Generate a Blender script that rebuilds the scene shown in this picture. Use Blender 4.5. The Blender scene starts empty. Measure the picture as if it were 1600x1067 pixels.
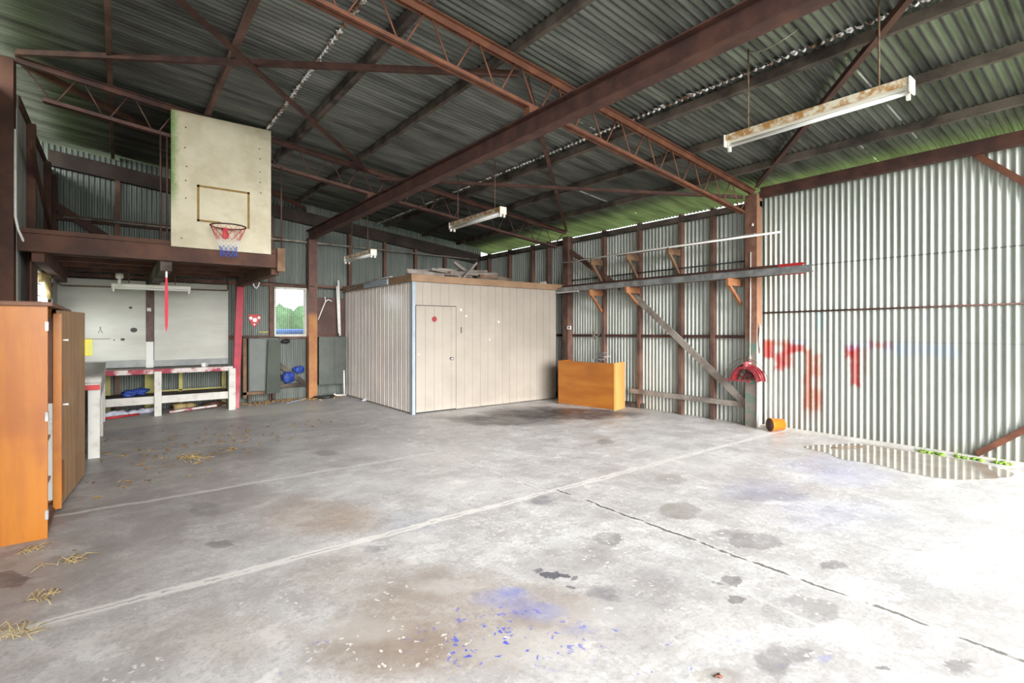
import bpy, bmesh, math, random
from mathutils import Vector, Matrix

random.seed(7)
SC = bpy.context.scene
COL = SC.collection

# ------------------------------------------------------------------ camera, sky, exposure
CAM_H = 1.6
YAW = math.radians(37.7)
cam_data = bpy.data.cameras.new('camera')
cam_data.sensor_width = 36.0
cam_data.lens = 795.0 / 1600.0 * 36.0
cam_data.shift_y = -(533.5 - 514.0) / 1600.0
cam_data.clip_start = 0.02
cam = bpy.data.objects.new('camera', cam_data)
cam.location = (0, 0, CAM_H)
cam.rotation_euler = (math.radians(90), 0, -YAW)
COL.objects.link(cam)
SC.camera = cam

SKY_STRENGTH = 1.0
world = bpy.data.worlds.new('overcast_sky')
SC.world = world
world.use_nodes = True
_bg = world.node_tree.nodes['Background']
_bg.inputs['Color'].default_value = (0.93, 0.97, 1.0, 1)
_bg.inputs['Strength'].default_value = SKY_STRENGTH

# added wide sun, imitates a bright sky part and lifts the dim back
SUN = bpy.data.lights.new('fill_sun', 'SUN')
SUN.energy = 3.2
SUN.angle = math.radians(45)
SUN.color = (1.0, 0.99, 0.98)
sun = bpy.data.objects.new('fill_sun', SUN)
_d = Vector((0.19, 1.0, -0.33)).normalized()          # travel direction of the light
sun.rotation_euler = _d.to_track_quat('-Z', 'Y').to_euler()
sun.location = (4, -6, 6)
COL.objects.link(sun)

def portal(name, loc, direction, sx, sy):
    l = bpy.data.lights.new(name, 'AREA')
    l.shape = 'RECTANGLE'; l.size = sx; l.size_y = sy
    l.cycles.is_portal = True
    o = bpy.data.objects.new(name, l)
    o.location = loc
    o.rotation_euler = Vector(direction).to_track_quat('-Z', 'Y').to_euler()
    COL.objects.link(o)
portal('sky_portal_front', (4.3, -0.75, 2.2), (0, 1, 0), 8.2, 4.4)
portal('sky_portal_right', (8.5, -0.05, 2.0), (-1, 0, 0), 1.3, 3.8)
portal('sky_portal_window', (3.1, 12.5, 2.0), (0, -1, 0), 0.7, 1.1)
portal('sky_portal_side', (-1.1, 10.4, 2.0), (1, 0, 0), 2.0, 0.8)

SC.view_settings.view_transform = 'Standard'
SC.view_settings.look = 'None'
SC.view_settings.gamma = 1.0
SC.view_settings.use_curve_mapping = False
SC.view_settings.exposure = 1.9
try:
    SC.cycles.diffuse_bounces = 8
    SC.cycles.max_bounces = 14
    SC.cycles.sample_clamp_indirect = 8.0
except Exception:
    pass

# ------------------------------------------------------------------ node helper
class T:
    """Small expression helper over one material's node tree."""
    def __init__(s, mat):
        s.nt = mat.node_tree
        s.geo = s.nt.nodes.new('ShaderNodeNewGeometry')
        s.pos = s.geo.outputs['Position']
    def n(s, t):
        return s.nt.nodes.new(t)
    def lk(s, a, b):
        if hasattr(a, 'is_output'):
            s.nt.links.new(a, b)
        else:
            b.default_value = a
    def m(s, op, a, b=0.0, c=0.0):
        k = s.n('ShaderNodeMath'); k.operation = op
        s.lk(a, k.inputs[0]); s.lk(b, k.inputs[1])
        if op in ('MULTIPLY_ADD', 'COMPARE'): s.lk(c, k.inputs[2])
        return k.outputs[0]
    def add(s, a, b): return s.m('ADD', a, b)
    def mul(s, a, b): return s.m('MULTIPLY', a, b)
    def xyz(s, v=None):
        k = s.n('ShaderNodeSeparateXYZ'); s.lk(v or s.pos, k.inputs[0]); return k.outputs
    def scale(s, v, sc):
        k = s.n('ShaderNodeVectorMath'); k.operation = 'MULTIPLY'
        s.lk(v, k.inputs[0]); k.inputs[1].default_value = sc; return k.outputs[0]
    def vadd(s, a, b):
        k = s.n('ShaderNodeVectorMath'); k.operation = 'ADD'
        s.lk(a, k.inputs[0]); s.lk(b, k.inputs[1]); return k.outputs[0]
    def noise(s, sc=1.0, detail=4.0, rough=0.55, v=None, col=False, vs=None):
        k = s.n('ShaderNodeTexNoise')
        v = v or s.pos
        if vs: v = s.scale(v, vs)
        s.lk(v, k.inputs['Vector'])
        k.inputs['Scale'].default_value = sc
        k.inputs['Detail'].default_value = detail
        k.inputs['Roughness'].default_value = rough
        return k.outputs['Color'] if col else k.outputs['Fac']
    def voro(s, sc, v=None, feature='F1', rnd=1.0):
        k = s.n('ShaderNodeTexVoronoi'); k.feature = feature
        s.lk(v or s.pos, k.inputs['Vector']); k.inputs['Scale'].default_value = sc
        k.inputs['Randomness'].default_value = rnd
        return k.outputs['Distance'], k.outputs.get('Color')
    def step(s, x, a, b, lo=0.0, hi=1.0):
        k = s.n('ShaderNodeMapRange'); k.interpolation_type = 'SMOOTHSTEP'
        s.lk(x, k.inputs['Value'])
        if a > b:
            a, b, lo, hi = b, a, hi, lo
        k.inputs['From Min'].default_value = a; k.inputs['From Max'].default_value = b
        k.inputs['To Min'].default_value = lo; k.inputs['To Max'].default_value = hi
        return k.outputs['Result']
    def mix(s, f, a, b, mode='MIX'):
        k = s.n('ShaderNodeMix'); k.data_type = 'RGBA'; k.blend_type = mode
        s.lk(f, k.inputs['Factor'])
        for val, i in ((a, 6), (b, 7)):
            if hasattr(val, 'is_output'): s.nt.links.new(val, k.inputs[i])
            else: k.inputs[i].default_value = tuple(val) + (1,) if len(val) == 3 else val
        return k.outputs[2]
    def box(s, a, ca, ha, b, cb, hb, soft, wob=None):
        """soft mask of |a-ca|<ha and |b-cb|<hb; wob is a zero-mean offset"""
        da = s.m('SUBTRACT', s.m('ABSOLUTE', s.m('SUBTRACT', a, ca)), ha)
        db = s.m('SUBTRACT', s.m('ABSOLUTE', s.m('SUBTRACT', b, cb)), hb)
        d = s.m('MAXIMUM', da, db)
        if wob is not None: d = s.add(d, wob)
        return s.step(d, soft, -soft)
    def ellipse(s, v, cx, cy, rx, ry, ang, soft):
        c_, s_ = math.cos(ang), math.sin(ang)
        sq = None
        for ax, ay, r in ((c_, s_, rx), (-s_, c_, ry)):
            k = s.n('ShaderNodeVectorMath'); k.operation = 'DOT_PRODUCT'
            s.lk(v, k.inputs[0]); k.inputs[1].default_value = (ax / r, ay / r, 0)
            p = s.m('SUBTRACT', k.outputs['Value'], (cx * ax + cy * ay) / r)
            sq = s.mul(p, p) if sq is None else s.m('MULTIPLY_ADD', p, p, sq)
        return s.step(s.m('SQRT', sq), 1 + soft, 1 - soft)

MATS = {}
def mat(name, fn, rough=0.7, metal=0.0, spec=0.5):
    if name in MATS: return MATS[name]
    m = bpy.data.materials.new(name); m.use_nodes = True
    b = m.node_tree.nodes['Principled BSDF']
    b.inputs['Roughness'].default_value = rough
    b.inputs['Metallic'].default_value = metal
    b.inputs['Specular IOR Level'].default_value = spec
    t = T(m); t.b = b
    c = fn(t)
    if c is not None:
        if hasattr(c, 'is_output'): t.nt.links.new(c, b.inputs['Base Color'])
        else: b.inputs['Base Color'].default_value = tuple(c) + (1,)
    MATS[name] = m
    return m
def bump(t, h, strength=0.3, dist=0.01):
    k = t.n('ShaderNodeBump'); k.inputs['Strength'].default_value = strength
    k.inputs['Distance'].default_value = dist
    t.lk(h, k.inputs['Height']); t.nt.links.new(k.outputs[0], t.b.inputs['Normal'])
def two(name, a, b, sc=6, lo=0.35, hi=0.65, rough=0.7, metal=0.0, vs=None, spec=0.4, bmp=0.0):
    """two-tone noisy material"""
    def f(t):
        n = t.noise(sc, 5, 0.6, vs=vs)
        if bmp: bump(t, n, bmp, 0.01)
        return t.mix(t.step(n, lo, hi), a, b)
    return mat(name, f, rough, metal, spec)

# ------------------------------------------------------------------ materials
def galv(name, light, dark, streak_axis, rust=0.0, extra=None, rough=0.5, metal=0.35):
    def f(t):
        vs = [5, 5, 5]; vs[streak_axis] = 0.35
        st = t.noise(1.0, 6, 0.65, vs=tuple(vs))
        bl = t.noise(0.9, 4, 0.6)
        c = t.mix(t.step(st, 0.3, 0.7), dark, light)
        c = t.mix(t.step(bl, 0.45, 0.72, 0, 0.45), c, (light[0]*0.62, light[1]*0.64, light[2]*0.6))
        fine = t.noise(55, 2, 0.5)
        c = t.mix(t.step(fine, 0.58, 0.75, 0, 0.25), c, (light[0]*1.25, light[1]*1.25, light[2]*1.22))
        if rust:
            r = t.noise(2.2, 8, 0.7)
            c = t.mix(t.step(r, 0.62, 0.75, 0, rust), c, (0.20, 0.10, 0.05))
        if extra: c = extra(t, c)
        return c
    return mat(name, f, rough, metal, 0.5)

def graffiti(t, c):
    x, y, z = t.xyz()
    w = t.m('SUBTRACT', t.noise(5, 4, 0.6), 0.5)
    wob = t.mul(w, 0.16)
    RED = (0.50, 0.035, 0.03); RD2 = (0.42, 0.09, 0.04); BLU = (0.30, 0.42, 0.62)
    for (cy, hy, cz, hz, colr, a, soft) in (
        (4.02, 0.10, 1.27, 0.15, RED, 0.9, 0.05), (3.86, 0.07, 1.08, 0.14, RED, 0.85, 0.05), (3.74, 0.08, 1.20, 0.20, RED, 0.75, 0.06),
        (3.60, 0.12, 1.30, 0.06, RED, 0.85, 0.04), (3.93, 0.20, 1.36, 0.05, RD2, 0.5, 0.05),
        (3.42, 0.055, 0.83, 0.46, RD2, 0.8, 0.05), (3.30, 0.05, 0.78, 0.42, RD2, 0.75, 0.06), (3.36, 0.14, 0.42, 0.20, RD2, 0.25, 0.10),
        (2.79, 0.06, 1.07, 0.28, RED, 0.85, 0.05), (2.86, 0.05, 1.27, 0.08, RED, 0.8, 0.04), (2.66, 0.03, 1.15, 0.16, RD2, 0.4, 0.06),
        (2.49, 0.14, 1.37, 0.05, RED, 0.6, 0.04), (2.74, 0.20, 1.36, 0.04, BLU, 0.35, 0.04),
        (2.05, 0.40, 1.33, 0.07, BLU, 0.42, 0.06), (3.55, 0.1, 1.40, 0.04, BLU, 0.4, 0.04), (3.27, 0.03, 1.72, 0.14, (0.1, 0.42, 0.45), 0.55, 0.04)):
        c = t.mix(t.mul(t.box(y, cy, hy, z, cz, hz, soft, wob), a), c, colr)
    lap = t.m('ABSOLUTE', t.m('SUBTRACT', z, 2.585))
    c = t.mix(t.step(lap, 0.014, 0.004, 0, 0.7), c, (0.10, 0.10, 0.09))
    lap = t.m('ABSOLUTE', t.m('SUBTRACT', z, 1.42))
    c = t.mix(t.step(lap, 0.010, 0.003, 0, 0.35), c, (0.2, 0.2, 0.19))
    base = t.step(t.add(z, t.mul(w, 0.5)), 0.30, -0.05, 0, 0.5)
    return t.mix(base, c, (0.36, 0.34, 0.28))

def roof_light_leaks(t, c):  # white dashes stand for daylight through side-lap holes, painted into the roof colour
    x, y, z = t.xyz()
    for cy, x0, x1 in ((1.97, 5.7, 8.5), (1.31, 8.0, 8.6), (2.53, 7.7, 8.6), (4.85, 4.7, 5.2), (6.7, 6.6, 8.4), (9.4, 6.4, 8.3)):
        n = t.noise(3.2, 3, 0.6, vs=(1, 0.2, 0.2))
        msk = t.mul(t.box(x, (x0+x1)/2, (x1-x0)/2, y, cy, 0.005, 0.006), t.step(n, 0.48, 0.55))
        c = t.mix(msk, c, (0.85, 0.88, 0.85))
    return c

M_WALLR = galv('galvanised_sheet_right', (0.53, 0.55, 0.50), (0.38, 0.40, 0.365), 2, 0.10, graffiti, 0.48, 0.4)
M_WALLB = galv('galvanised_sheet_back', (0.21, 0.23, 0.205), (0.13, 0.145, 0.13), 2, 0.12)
M_WALLL = galv('galvanised_sheet_left', (0.36, 0.36, 0.33), (0.24, 0.23, 0.21), 2, 0.35)
M_ROOF = galv('roof_sheet', (0.19, 0.20, 0.173), (0.055, 0.055, 0.05), 0, 0.15, roof_light_leaks, 0.46, 0.55)
M_LAP = two('lap_edge_rust_gleam', (0.80, 0.79, 0.76), (0.20, 0.11, 0.06), 7, 0.47, 0.58, 0.55, 0.2)  # pale tone carries light leaking at the laps, brown is rust
M_OXIDE = two('red_oxide_steel', (0.062, 0.030, 0.026), (0.125, 0.056, 0.040), 4, 0.35, 0.7, 0.62, 0.15, bmp=0.15)
M_OXIDE2 = two('lit_orange_oxide_steel', (0.125, 0.050, 0.032), (0.22, 0.085, 0.045), 5, 0.35, 0.7, 0.62, 0.1, bmp=0.15)  # brighter oxide copy; the near truss's stronger light is put into its colour
M_TIMBER = two('weathered_timber', (0.035, 0.026, 0.022), (0.15, 0.12, 0.095), 2.2, 0.32, 0.68, 0.85, 0, bmp=0.3)
M_TIMBERG = two('grey_timber', (0.16, 0.13, 0.11), (0.34, 0.30, 0.26), 3, 0.3, 0.7, 0.85, bmp=0.3)
M_STUD = two('brown_stud_timber', (0.080, 0.043, 0.033), (0.20, 0.110, 0.080), 2.6, 0.3, 0.7, 0.8, bmp=0.2)
M_DARKT = two('dark_mezzanine_timber', (0.055, 0.025, 0.018), (0.12, 0.052, 0.032), 2.2, 0.3, 0.7, 0.75)
M_SHADET = two('shaded_black_timber', (0.028, 0.020, 0.017), (0.06, 0.042, 0.034), 2.2, 0.3, 0.7, 0.85)  # near-black timber copy, the rafter's shade is put into its colour
M_BRKT = two('bracket_timber', (0.13, 0.07, 0.040), (0.23, 0.135, 0.075), 5, 0.3, 0.7, 0.75)
M_BOARDS = two('loft_floorboards', (0.24, 0.085, 0.035), (0.13, 0.05, 0.03), 1.6, 0.35, 0.65, 0.7, vs=(0.4, 6, 6))
M_WHITE = two('aged_white_paint', (0.60, 0.58, 0.53), (0.44, 0.40, 0.35), 7, 0.46, 0.75, 0.6)
M_ENAMEL = two('white_enamel', (0.78, 0.76, 0.68), (0.62, 0.58, 0.48), 7, 0.5, 0.75, 0.4)
M_LAMPRUST = two('rusty_lamp_body', (0.72, 0.66, 0.52), (0.42, 0.22, 0.07), 12, 0.42, 0.60, 0.6)
M_TUBE = mat('fluorescent_tube_glass', lambda t: (0.86, 0.86, 0.84), 0.2)
M_ROD = two('rusty_rod', (0.10, 0.06, 0.04), (0.24, 0.16, 0.10), 20, 0.3, 0.7, 0.7, 0.3)
M_PIPE = two('galvanised_pipe', (0.42, 0.40, 0.34), (0.22, 0.18, 0.13), 6, 0.4, 0.7, 0.5, 0.4)
M_PVC = two('white_plastic', (0.82, 0.81, 0.77), (0.66, 0.63, 0.56), 9, 0.5, 0.75, 0.4)
M_GREYSTEEL = two('grey_galvanised_channel', (0.40, 0.41, 0.41), (0.23, 0.235, 0.235), 5, 0.35, 0.65, 0.40, 0.5)
M_RED = two('red_paint', (0.55, 0.035, 0.04), (0.36, 0.03, 0.035), 7, 0.4, 0.7, 0.5)
M_DEEPRED = two('deep_red_paint', (0.20, 0.012, 0.015), (0.28, 0.02, 0.02), 20, 0.4, 0.6, 0.5)
M_HANGER = two('faded_red_metal', (0.24, 0.020, 0.028), (0.34, 0.09, 0.09), 9, 0.4, 0.65, 0.5)
M_REDWORN = two('worn_red_edge', (0.30, 0.015, 0.04), (0.60, 0.53, 0.50), 2.6, 0.44, 0.56, 0.55)
M_YELLOW = two('yellow_paint', (0.38, 0.34, 0.10), (0.26, 0.23, 0.09), 6, 0.4, 0.7, 0.6)
M_PACKET = two('yellow_packet_print', (0.62, 0.55, 0.02), (0.50, 0.50, 0.12), 30, 0.4, 0.6, 0.5)
M_OLIVE = two('olive_cabinet_paint', (0.055, 0.064, 0.052), (0.085, 0.096, 0.080), 1.6, 0.35, 0.65, 0.42)
M_BLACK = mat('matt_black', lambda t: (0.02, 0.02, 0.02), 0.6)
M_BLUE = two('blue_plastic', (0.015, 0.04, 0.22), (0.03, 0.07, 0.32), 8, 0.4, 0.6, 0.5)
M_CHROME = mat('chrome', lambda t: (0.7, 0.7, 0.68), 0.25, 0.9)
M_CABRIB = two('mauve_rib_cladding', (0.72, 0.655, 0.60), (0.62, 0.56, 0.51), 1.2, 0.3, 0.7, 0.17, 0.0, spec=0.7)
def _cabfront(t):
    c = t.mix(t.step(t.noise(1.1, 5, 0.6), 0.35, 0.7), (0.325, 0.285, 0.237), (0.275, 0.24, 0.20))
    c = t.mix(t.step(t.noise(60, 2, 0.5), 0.66, 0.72, 0, 0.35), c, (0.30, 0.26, 0.21))
    x, y, z = t.xyz()
    return t.mix(t.step(t.add(z, t.mul(t.noise(4, 4, 0.6), 0.3)), 0.32, 0.12, 0, 0.4), c, (0.42, 0.37, 0.31))
M_CABFRONT = mat('beige_board_cladding', _cabfront, 0.45)
M_FASCIA = two('brown_fascia', (0.27, 0.165, 0.095), (0.21, 0.125, 0.07), 3, 0.3, 0.7, 0.6)
M_TRIMBLUE = two('pale_blue_trim', (0.30, 0.355, 0.40), (0.25, 0.29, 0.33), 5, 0.3, 0.7, 0.5)
def _wood(c0, c1, c2, vs, sc):
    def f(t):
        g = t.noise(sc, 6, 0.6, vs=vs)
        b = t.noise(1.7, 4, 0.6)
        c = t.mix(t.step(g, 0.35, 0.65), c0, c1)
        return t.mix(t.step(b, 0.48, 0.72, 0, 0.6), c, c2)
    return f
M_ORANGE = mat('orange_stained_plywood', _wood((0.46, 0.155, 0.005), (0.36, 0.105, 0.004), (0.26, 0.066, 0.005), (7, 7, 0.9), 1.0), 0.38)
M_ORANGE2 = mat('orange_stained_counter', _wood((0.40, 0.145, 0.02), (0.32, 0.10, 0.014), (0.26, 0.085, 0.02), (4, 0.7, 5), 1.0), 0.42)
M_ORANGE3 = mat('golden_counter_end', _wood((0.60, 0.33, 0.10), (0.52, 0.27, 0.08), (0.46, 0.22, 0.07), (8, 8, 0.7), 1.0), 0.45)
M_BROWNWOOD = mat('brown_door_wood', _wood((0.44, 0.25, 0.12), (0.30, 0.16, 0.07), (0.47, 0.30, 0.17), (9, 9, 0.5), 1.4), 0.5)
M_DARKWOOD = two('dark_cupboard_trim', (0.13, 0.05, 0.025), (0.20, 0.085, 0.04), 5, 0.3, 0.7, 0.5)
M_PAPER = two('crumpled_paper', (0.62, 0.64, 0.70), (0.45, 0.47, 0.55), 9, 0.3, 0.7, 0.8)
M_GREY = two('grey_skirting_board', (0.36, 0.37, 0.36), (0.24, 0.25, 0.24), 3, 0.3, 0.7, 0.7)
M_BROWNBOARD = two('dark_brown_board', (0.060, 0.028, 0.022), (0.10, 0.05, 0.04), 3, 0.3, 0.7, 0.6)
M_STRAW = two('dry_straw', (0.50, 0.38, 0.18), (0.36, 0.25, 0.10), 12, 0.3, 0.7, 0.9)
M_LEAF = two('dry_leaf', (0.44, 0.29, 0.10), (0.20, 0.10, 0.045), 9, 0.35, 0.65, 0.9)
M_MOSS = two('green_moss', (0.14, 0.27, 0.03), (0.24, 0.36, 0.06), 12, 0.3, 0.7, 0.95)
M_GRASS = two('grass_field', (0.17, 0.26, 0.06), (0.30, 0.38, 0.14), 1.2, 0.3, 0.7, 0.95)
M_APRON = two('pale_concrete_apron', (0.55, 0.54, 0.51), (0.46, 0.45, 0.42), 1.0, 0.3, 0.7, 0.9)
M_HEDGE = two('hedge_leaves', (0.05, 0.13, 0.05), (0.10, 0.20, 0.09), 4, 0.3, 0.7, 0.9)
M_POOLBLUE = two('blue_cover', (0.03, 0.14, 0.50), (0.05, 0.20, 0.60), 3, 0.3, 0.7, 0.5)
M_CONCEDGE = two('concrete_kerb', (0.60, 0.58, 0.54), (0.46, 0.44, 0.40), 6, 0.3, 0.7, 0.9)

def _panelwhite(t):
    x, y, z = t.xyz()
    c = t.mix(t.step(t.noise(1.3, 5, 0.6, vs=(0.5, 1, 2)), 0.35, 0.7), (0.53, 0.53, 0.475), (0.43, 0.42, 0.365))
    c = t.mix(t.step(t.noise(18, 4, 0.7), 0.66, 0.74, 0, 0.5), c, (0.30, 0.28, 0.22))
    for cx, cz, r, r2 in ((0.23, 1.58, 0.055, 0.045), (0.18, 2.01, 0.028, 0.022), (0.06, 1.40, 0.035, 0.025), (-0.07, 1.39, 0.012, 0.012)):
        dx = t.m('DIVIDE', t.m('SUBTRACT', x, cx), r); dz = t.m('DIVIDE', t.m('SUBTRACT', z, cz), r2)
        d = t.add(t.mul(dx, dx), t.mul(dz, dz))
        c = t.mix(t.step(d, 1.25, 0.75), c, (0.035, 0.03, 0.028))
    c = t.mix(t.box(x, -0.32, 0.19, z, 1.415, 0.006, 0.004), c, (0.12, 0.11, 0.10))
    return c
M_PANEL = mat('white_painted_board', _panelwhite, 0.6)

def _backboard(t):
    x, y, z = t.xyz()
    c = t.mix(t.step(t.noise(2.0, 6, 0.65), 0.35, 0.7), (0.60, 0.54, 0.40), (0.47, 0.41, 0.28))
    c = t.mix(t.step(t.noise(1.4, 5, 0.7, vs=(1, 1, 2.5)), 0.55, 0.75, 0, 0.55), c, (0.33, 0.28, 0.18))
    w = t.mul(t.m('SUBTRACT', t.noise(9, 4, 0.7), 0.5), 0.16)
    edge = t.mul(t.step(t.add(x, w), 0.70, 0.57), t.step(t.add(z, w), 3.1, 3.7))
    c = t.mix(t.mul(edge, 0.9), c, (0.09, 0.20, 0.02))
    top = t.step(t.add(z, w), 4.58, 4.72, 0, 0.5)
    c = t.mix(top, c, (0.42, 0.36, 0.16))
    for cx, cz in ((0.75, 4.45), (0.74, 4.16), (0.76, 3.9), (0.75, 3.7), (0.75, 3.45), (1.70, 4.35), (1.71, 4.2), (1.71, 4.0), (1.71, 3.84), (1.72, 3.68), (0.70, 2.88)):
        dx = t.m('SUBTRACT', x, cx); dz = t.m('SUBTRACT', z, cz)
        d = t.m('SQRT', t.add(t.mul(dx, dx), t.mul(dz, dz)))
        c = t.mix(t.step(d, 0.013, 0.007), c, (0.06, 0.045, 0.03))
    return c
M_BBOARD = mat('plywood_backboard', _backboard, 0.65)
M_GOLD = two('mustard_line_paint', (0.27, 0.16, 0.02), (0.20, 0.12, 0.03), 14, 0.3, 0.7, 0.6)
def _net(t):
    x, y, z = t.xyz()
    c = t.mix(t.step(z, 2.86, 2.88), (0.78, 0.77, 0.78), (0.55, 0.03, 0.05))
    return t.mix(t.step(z, 2.79, 2.77), c, (0.04, 0.12, 0.55))
M_NET = mat('red_white_blue_cord', _net, 0.8)
def _ribbon(t):
    x, y, z = t.xyz()
    return t.mix(t.step(z, 2.32, 2.34), (0.62, 0.03, 0.06), (0.78, 0.76, 0.72))
M_RIBBON = mat('red_ribbon_cloth', _ribbon, 0.7)
def _postback(t):
    x, y, z = t.xyz()
    n = t.noise(4, 5, 0.6)
    a = t.mix(t.step(n, 0.35, 0.7), (0.085, 0.035, 0.025), (0.15, 0.065, 0.045))
    b = t.mix(t.step(n, 0.35, 0.7), (0.30, 0.115, 0.035), (0.40, 0.17, 0.05))
    return t.mix(t.step(t.add(z, t.mul(n, 0.2)), 2.12, 1.98), a, b)
M_POSTBACK = mat('half_painted_post', _postback, 0.6)
def _postred(t):
    x, y, z = t.xyz()
    n = t.noise(5, 5, 0.65)
    a = t.mix(t.step(n, 0.4, 0.7), (0.42, 0.018, 0.04), (0.30, 0.012, 0.03))
    return t.mix(t.step(t.add(z, t.mul(n, 0.8)), 1.0, 0.5, 0, 0.6), a, (0.58, 0.22, 0.25))
M_POSTRED = mat('red_painted_timber', _postred, 0.55)
def _postright(t):
    x, y, z = t.xyz()
    n = t.noise(5, 5, 0.65)
    a = t.mix(t.step(n, 0.35, 0.7), (0.17, 0.075, 0.05), (0.27, 0.14, 0.09))
    g = t.mix(t.step(t.noise(7, 3, 0.6), 0.5, 0.6), (0.24, 0.20, 0.17), (0.13, 0.21, 0.16))
    low = t.step(t.add(z, t.mul(n, 0.5)), 1.75, 1.55)
    c = t.mix(low, a, g)
    front = t.step(t.xyz(t.geo.outputs['Normal'])[1], -0.4, -0.7)
    wh = t.mul(front, t.step(t.add(z, t.mul(n, 0.8)), 2.1, 1.9))
    c = t.mix(t.mul(front, 0.5), c, (0.42, 0.23, 0.13))
    return t.mix(t.mul(wh, 0.85), c, (0.72, 0.67, 0.60))
M_POSTRIGHT = mat('worn_multicoloured_post', _postright, 0.65)
def _midpost(t):
    x, y, z = t.xyz()
    n = t.noise(6, 5, 0.65)
    a = t.mix(t.step(n, 0.35, 0.7), (0.075, 0.042, 0.035), (0.15, 0.09, 0.075))
    a = t.mix(t.box(x, 0.47, 0.03, z, 1.98, 0.03, 0.01, t.mul(t.m('SUBTRACT', n, 0.5), 0.08)), a, (0.65, 0.62, 0.58))
    return t.mix(t.step(z, 1.36, 1.34), a, (0.70, 0.70, 0.66))
M_MIDPOST = mat('half_white_stud', _midpost, 0.7)

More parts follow.
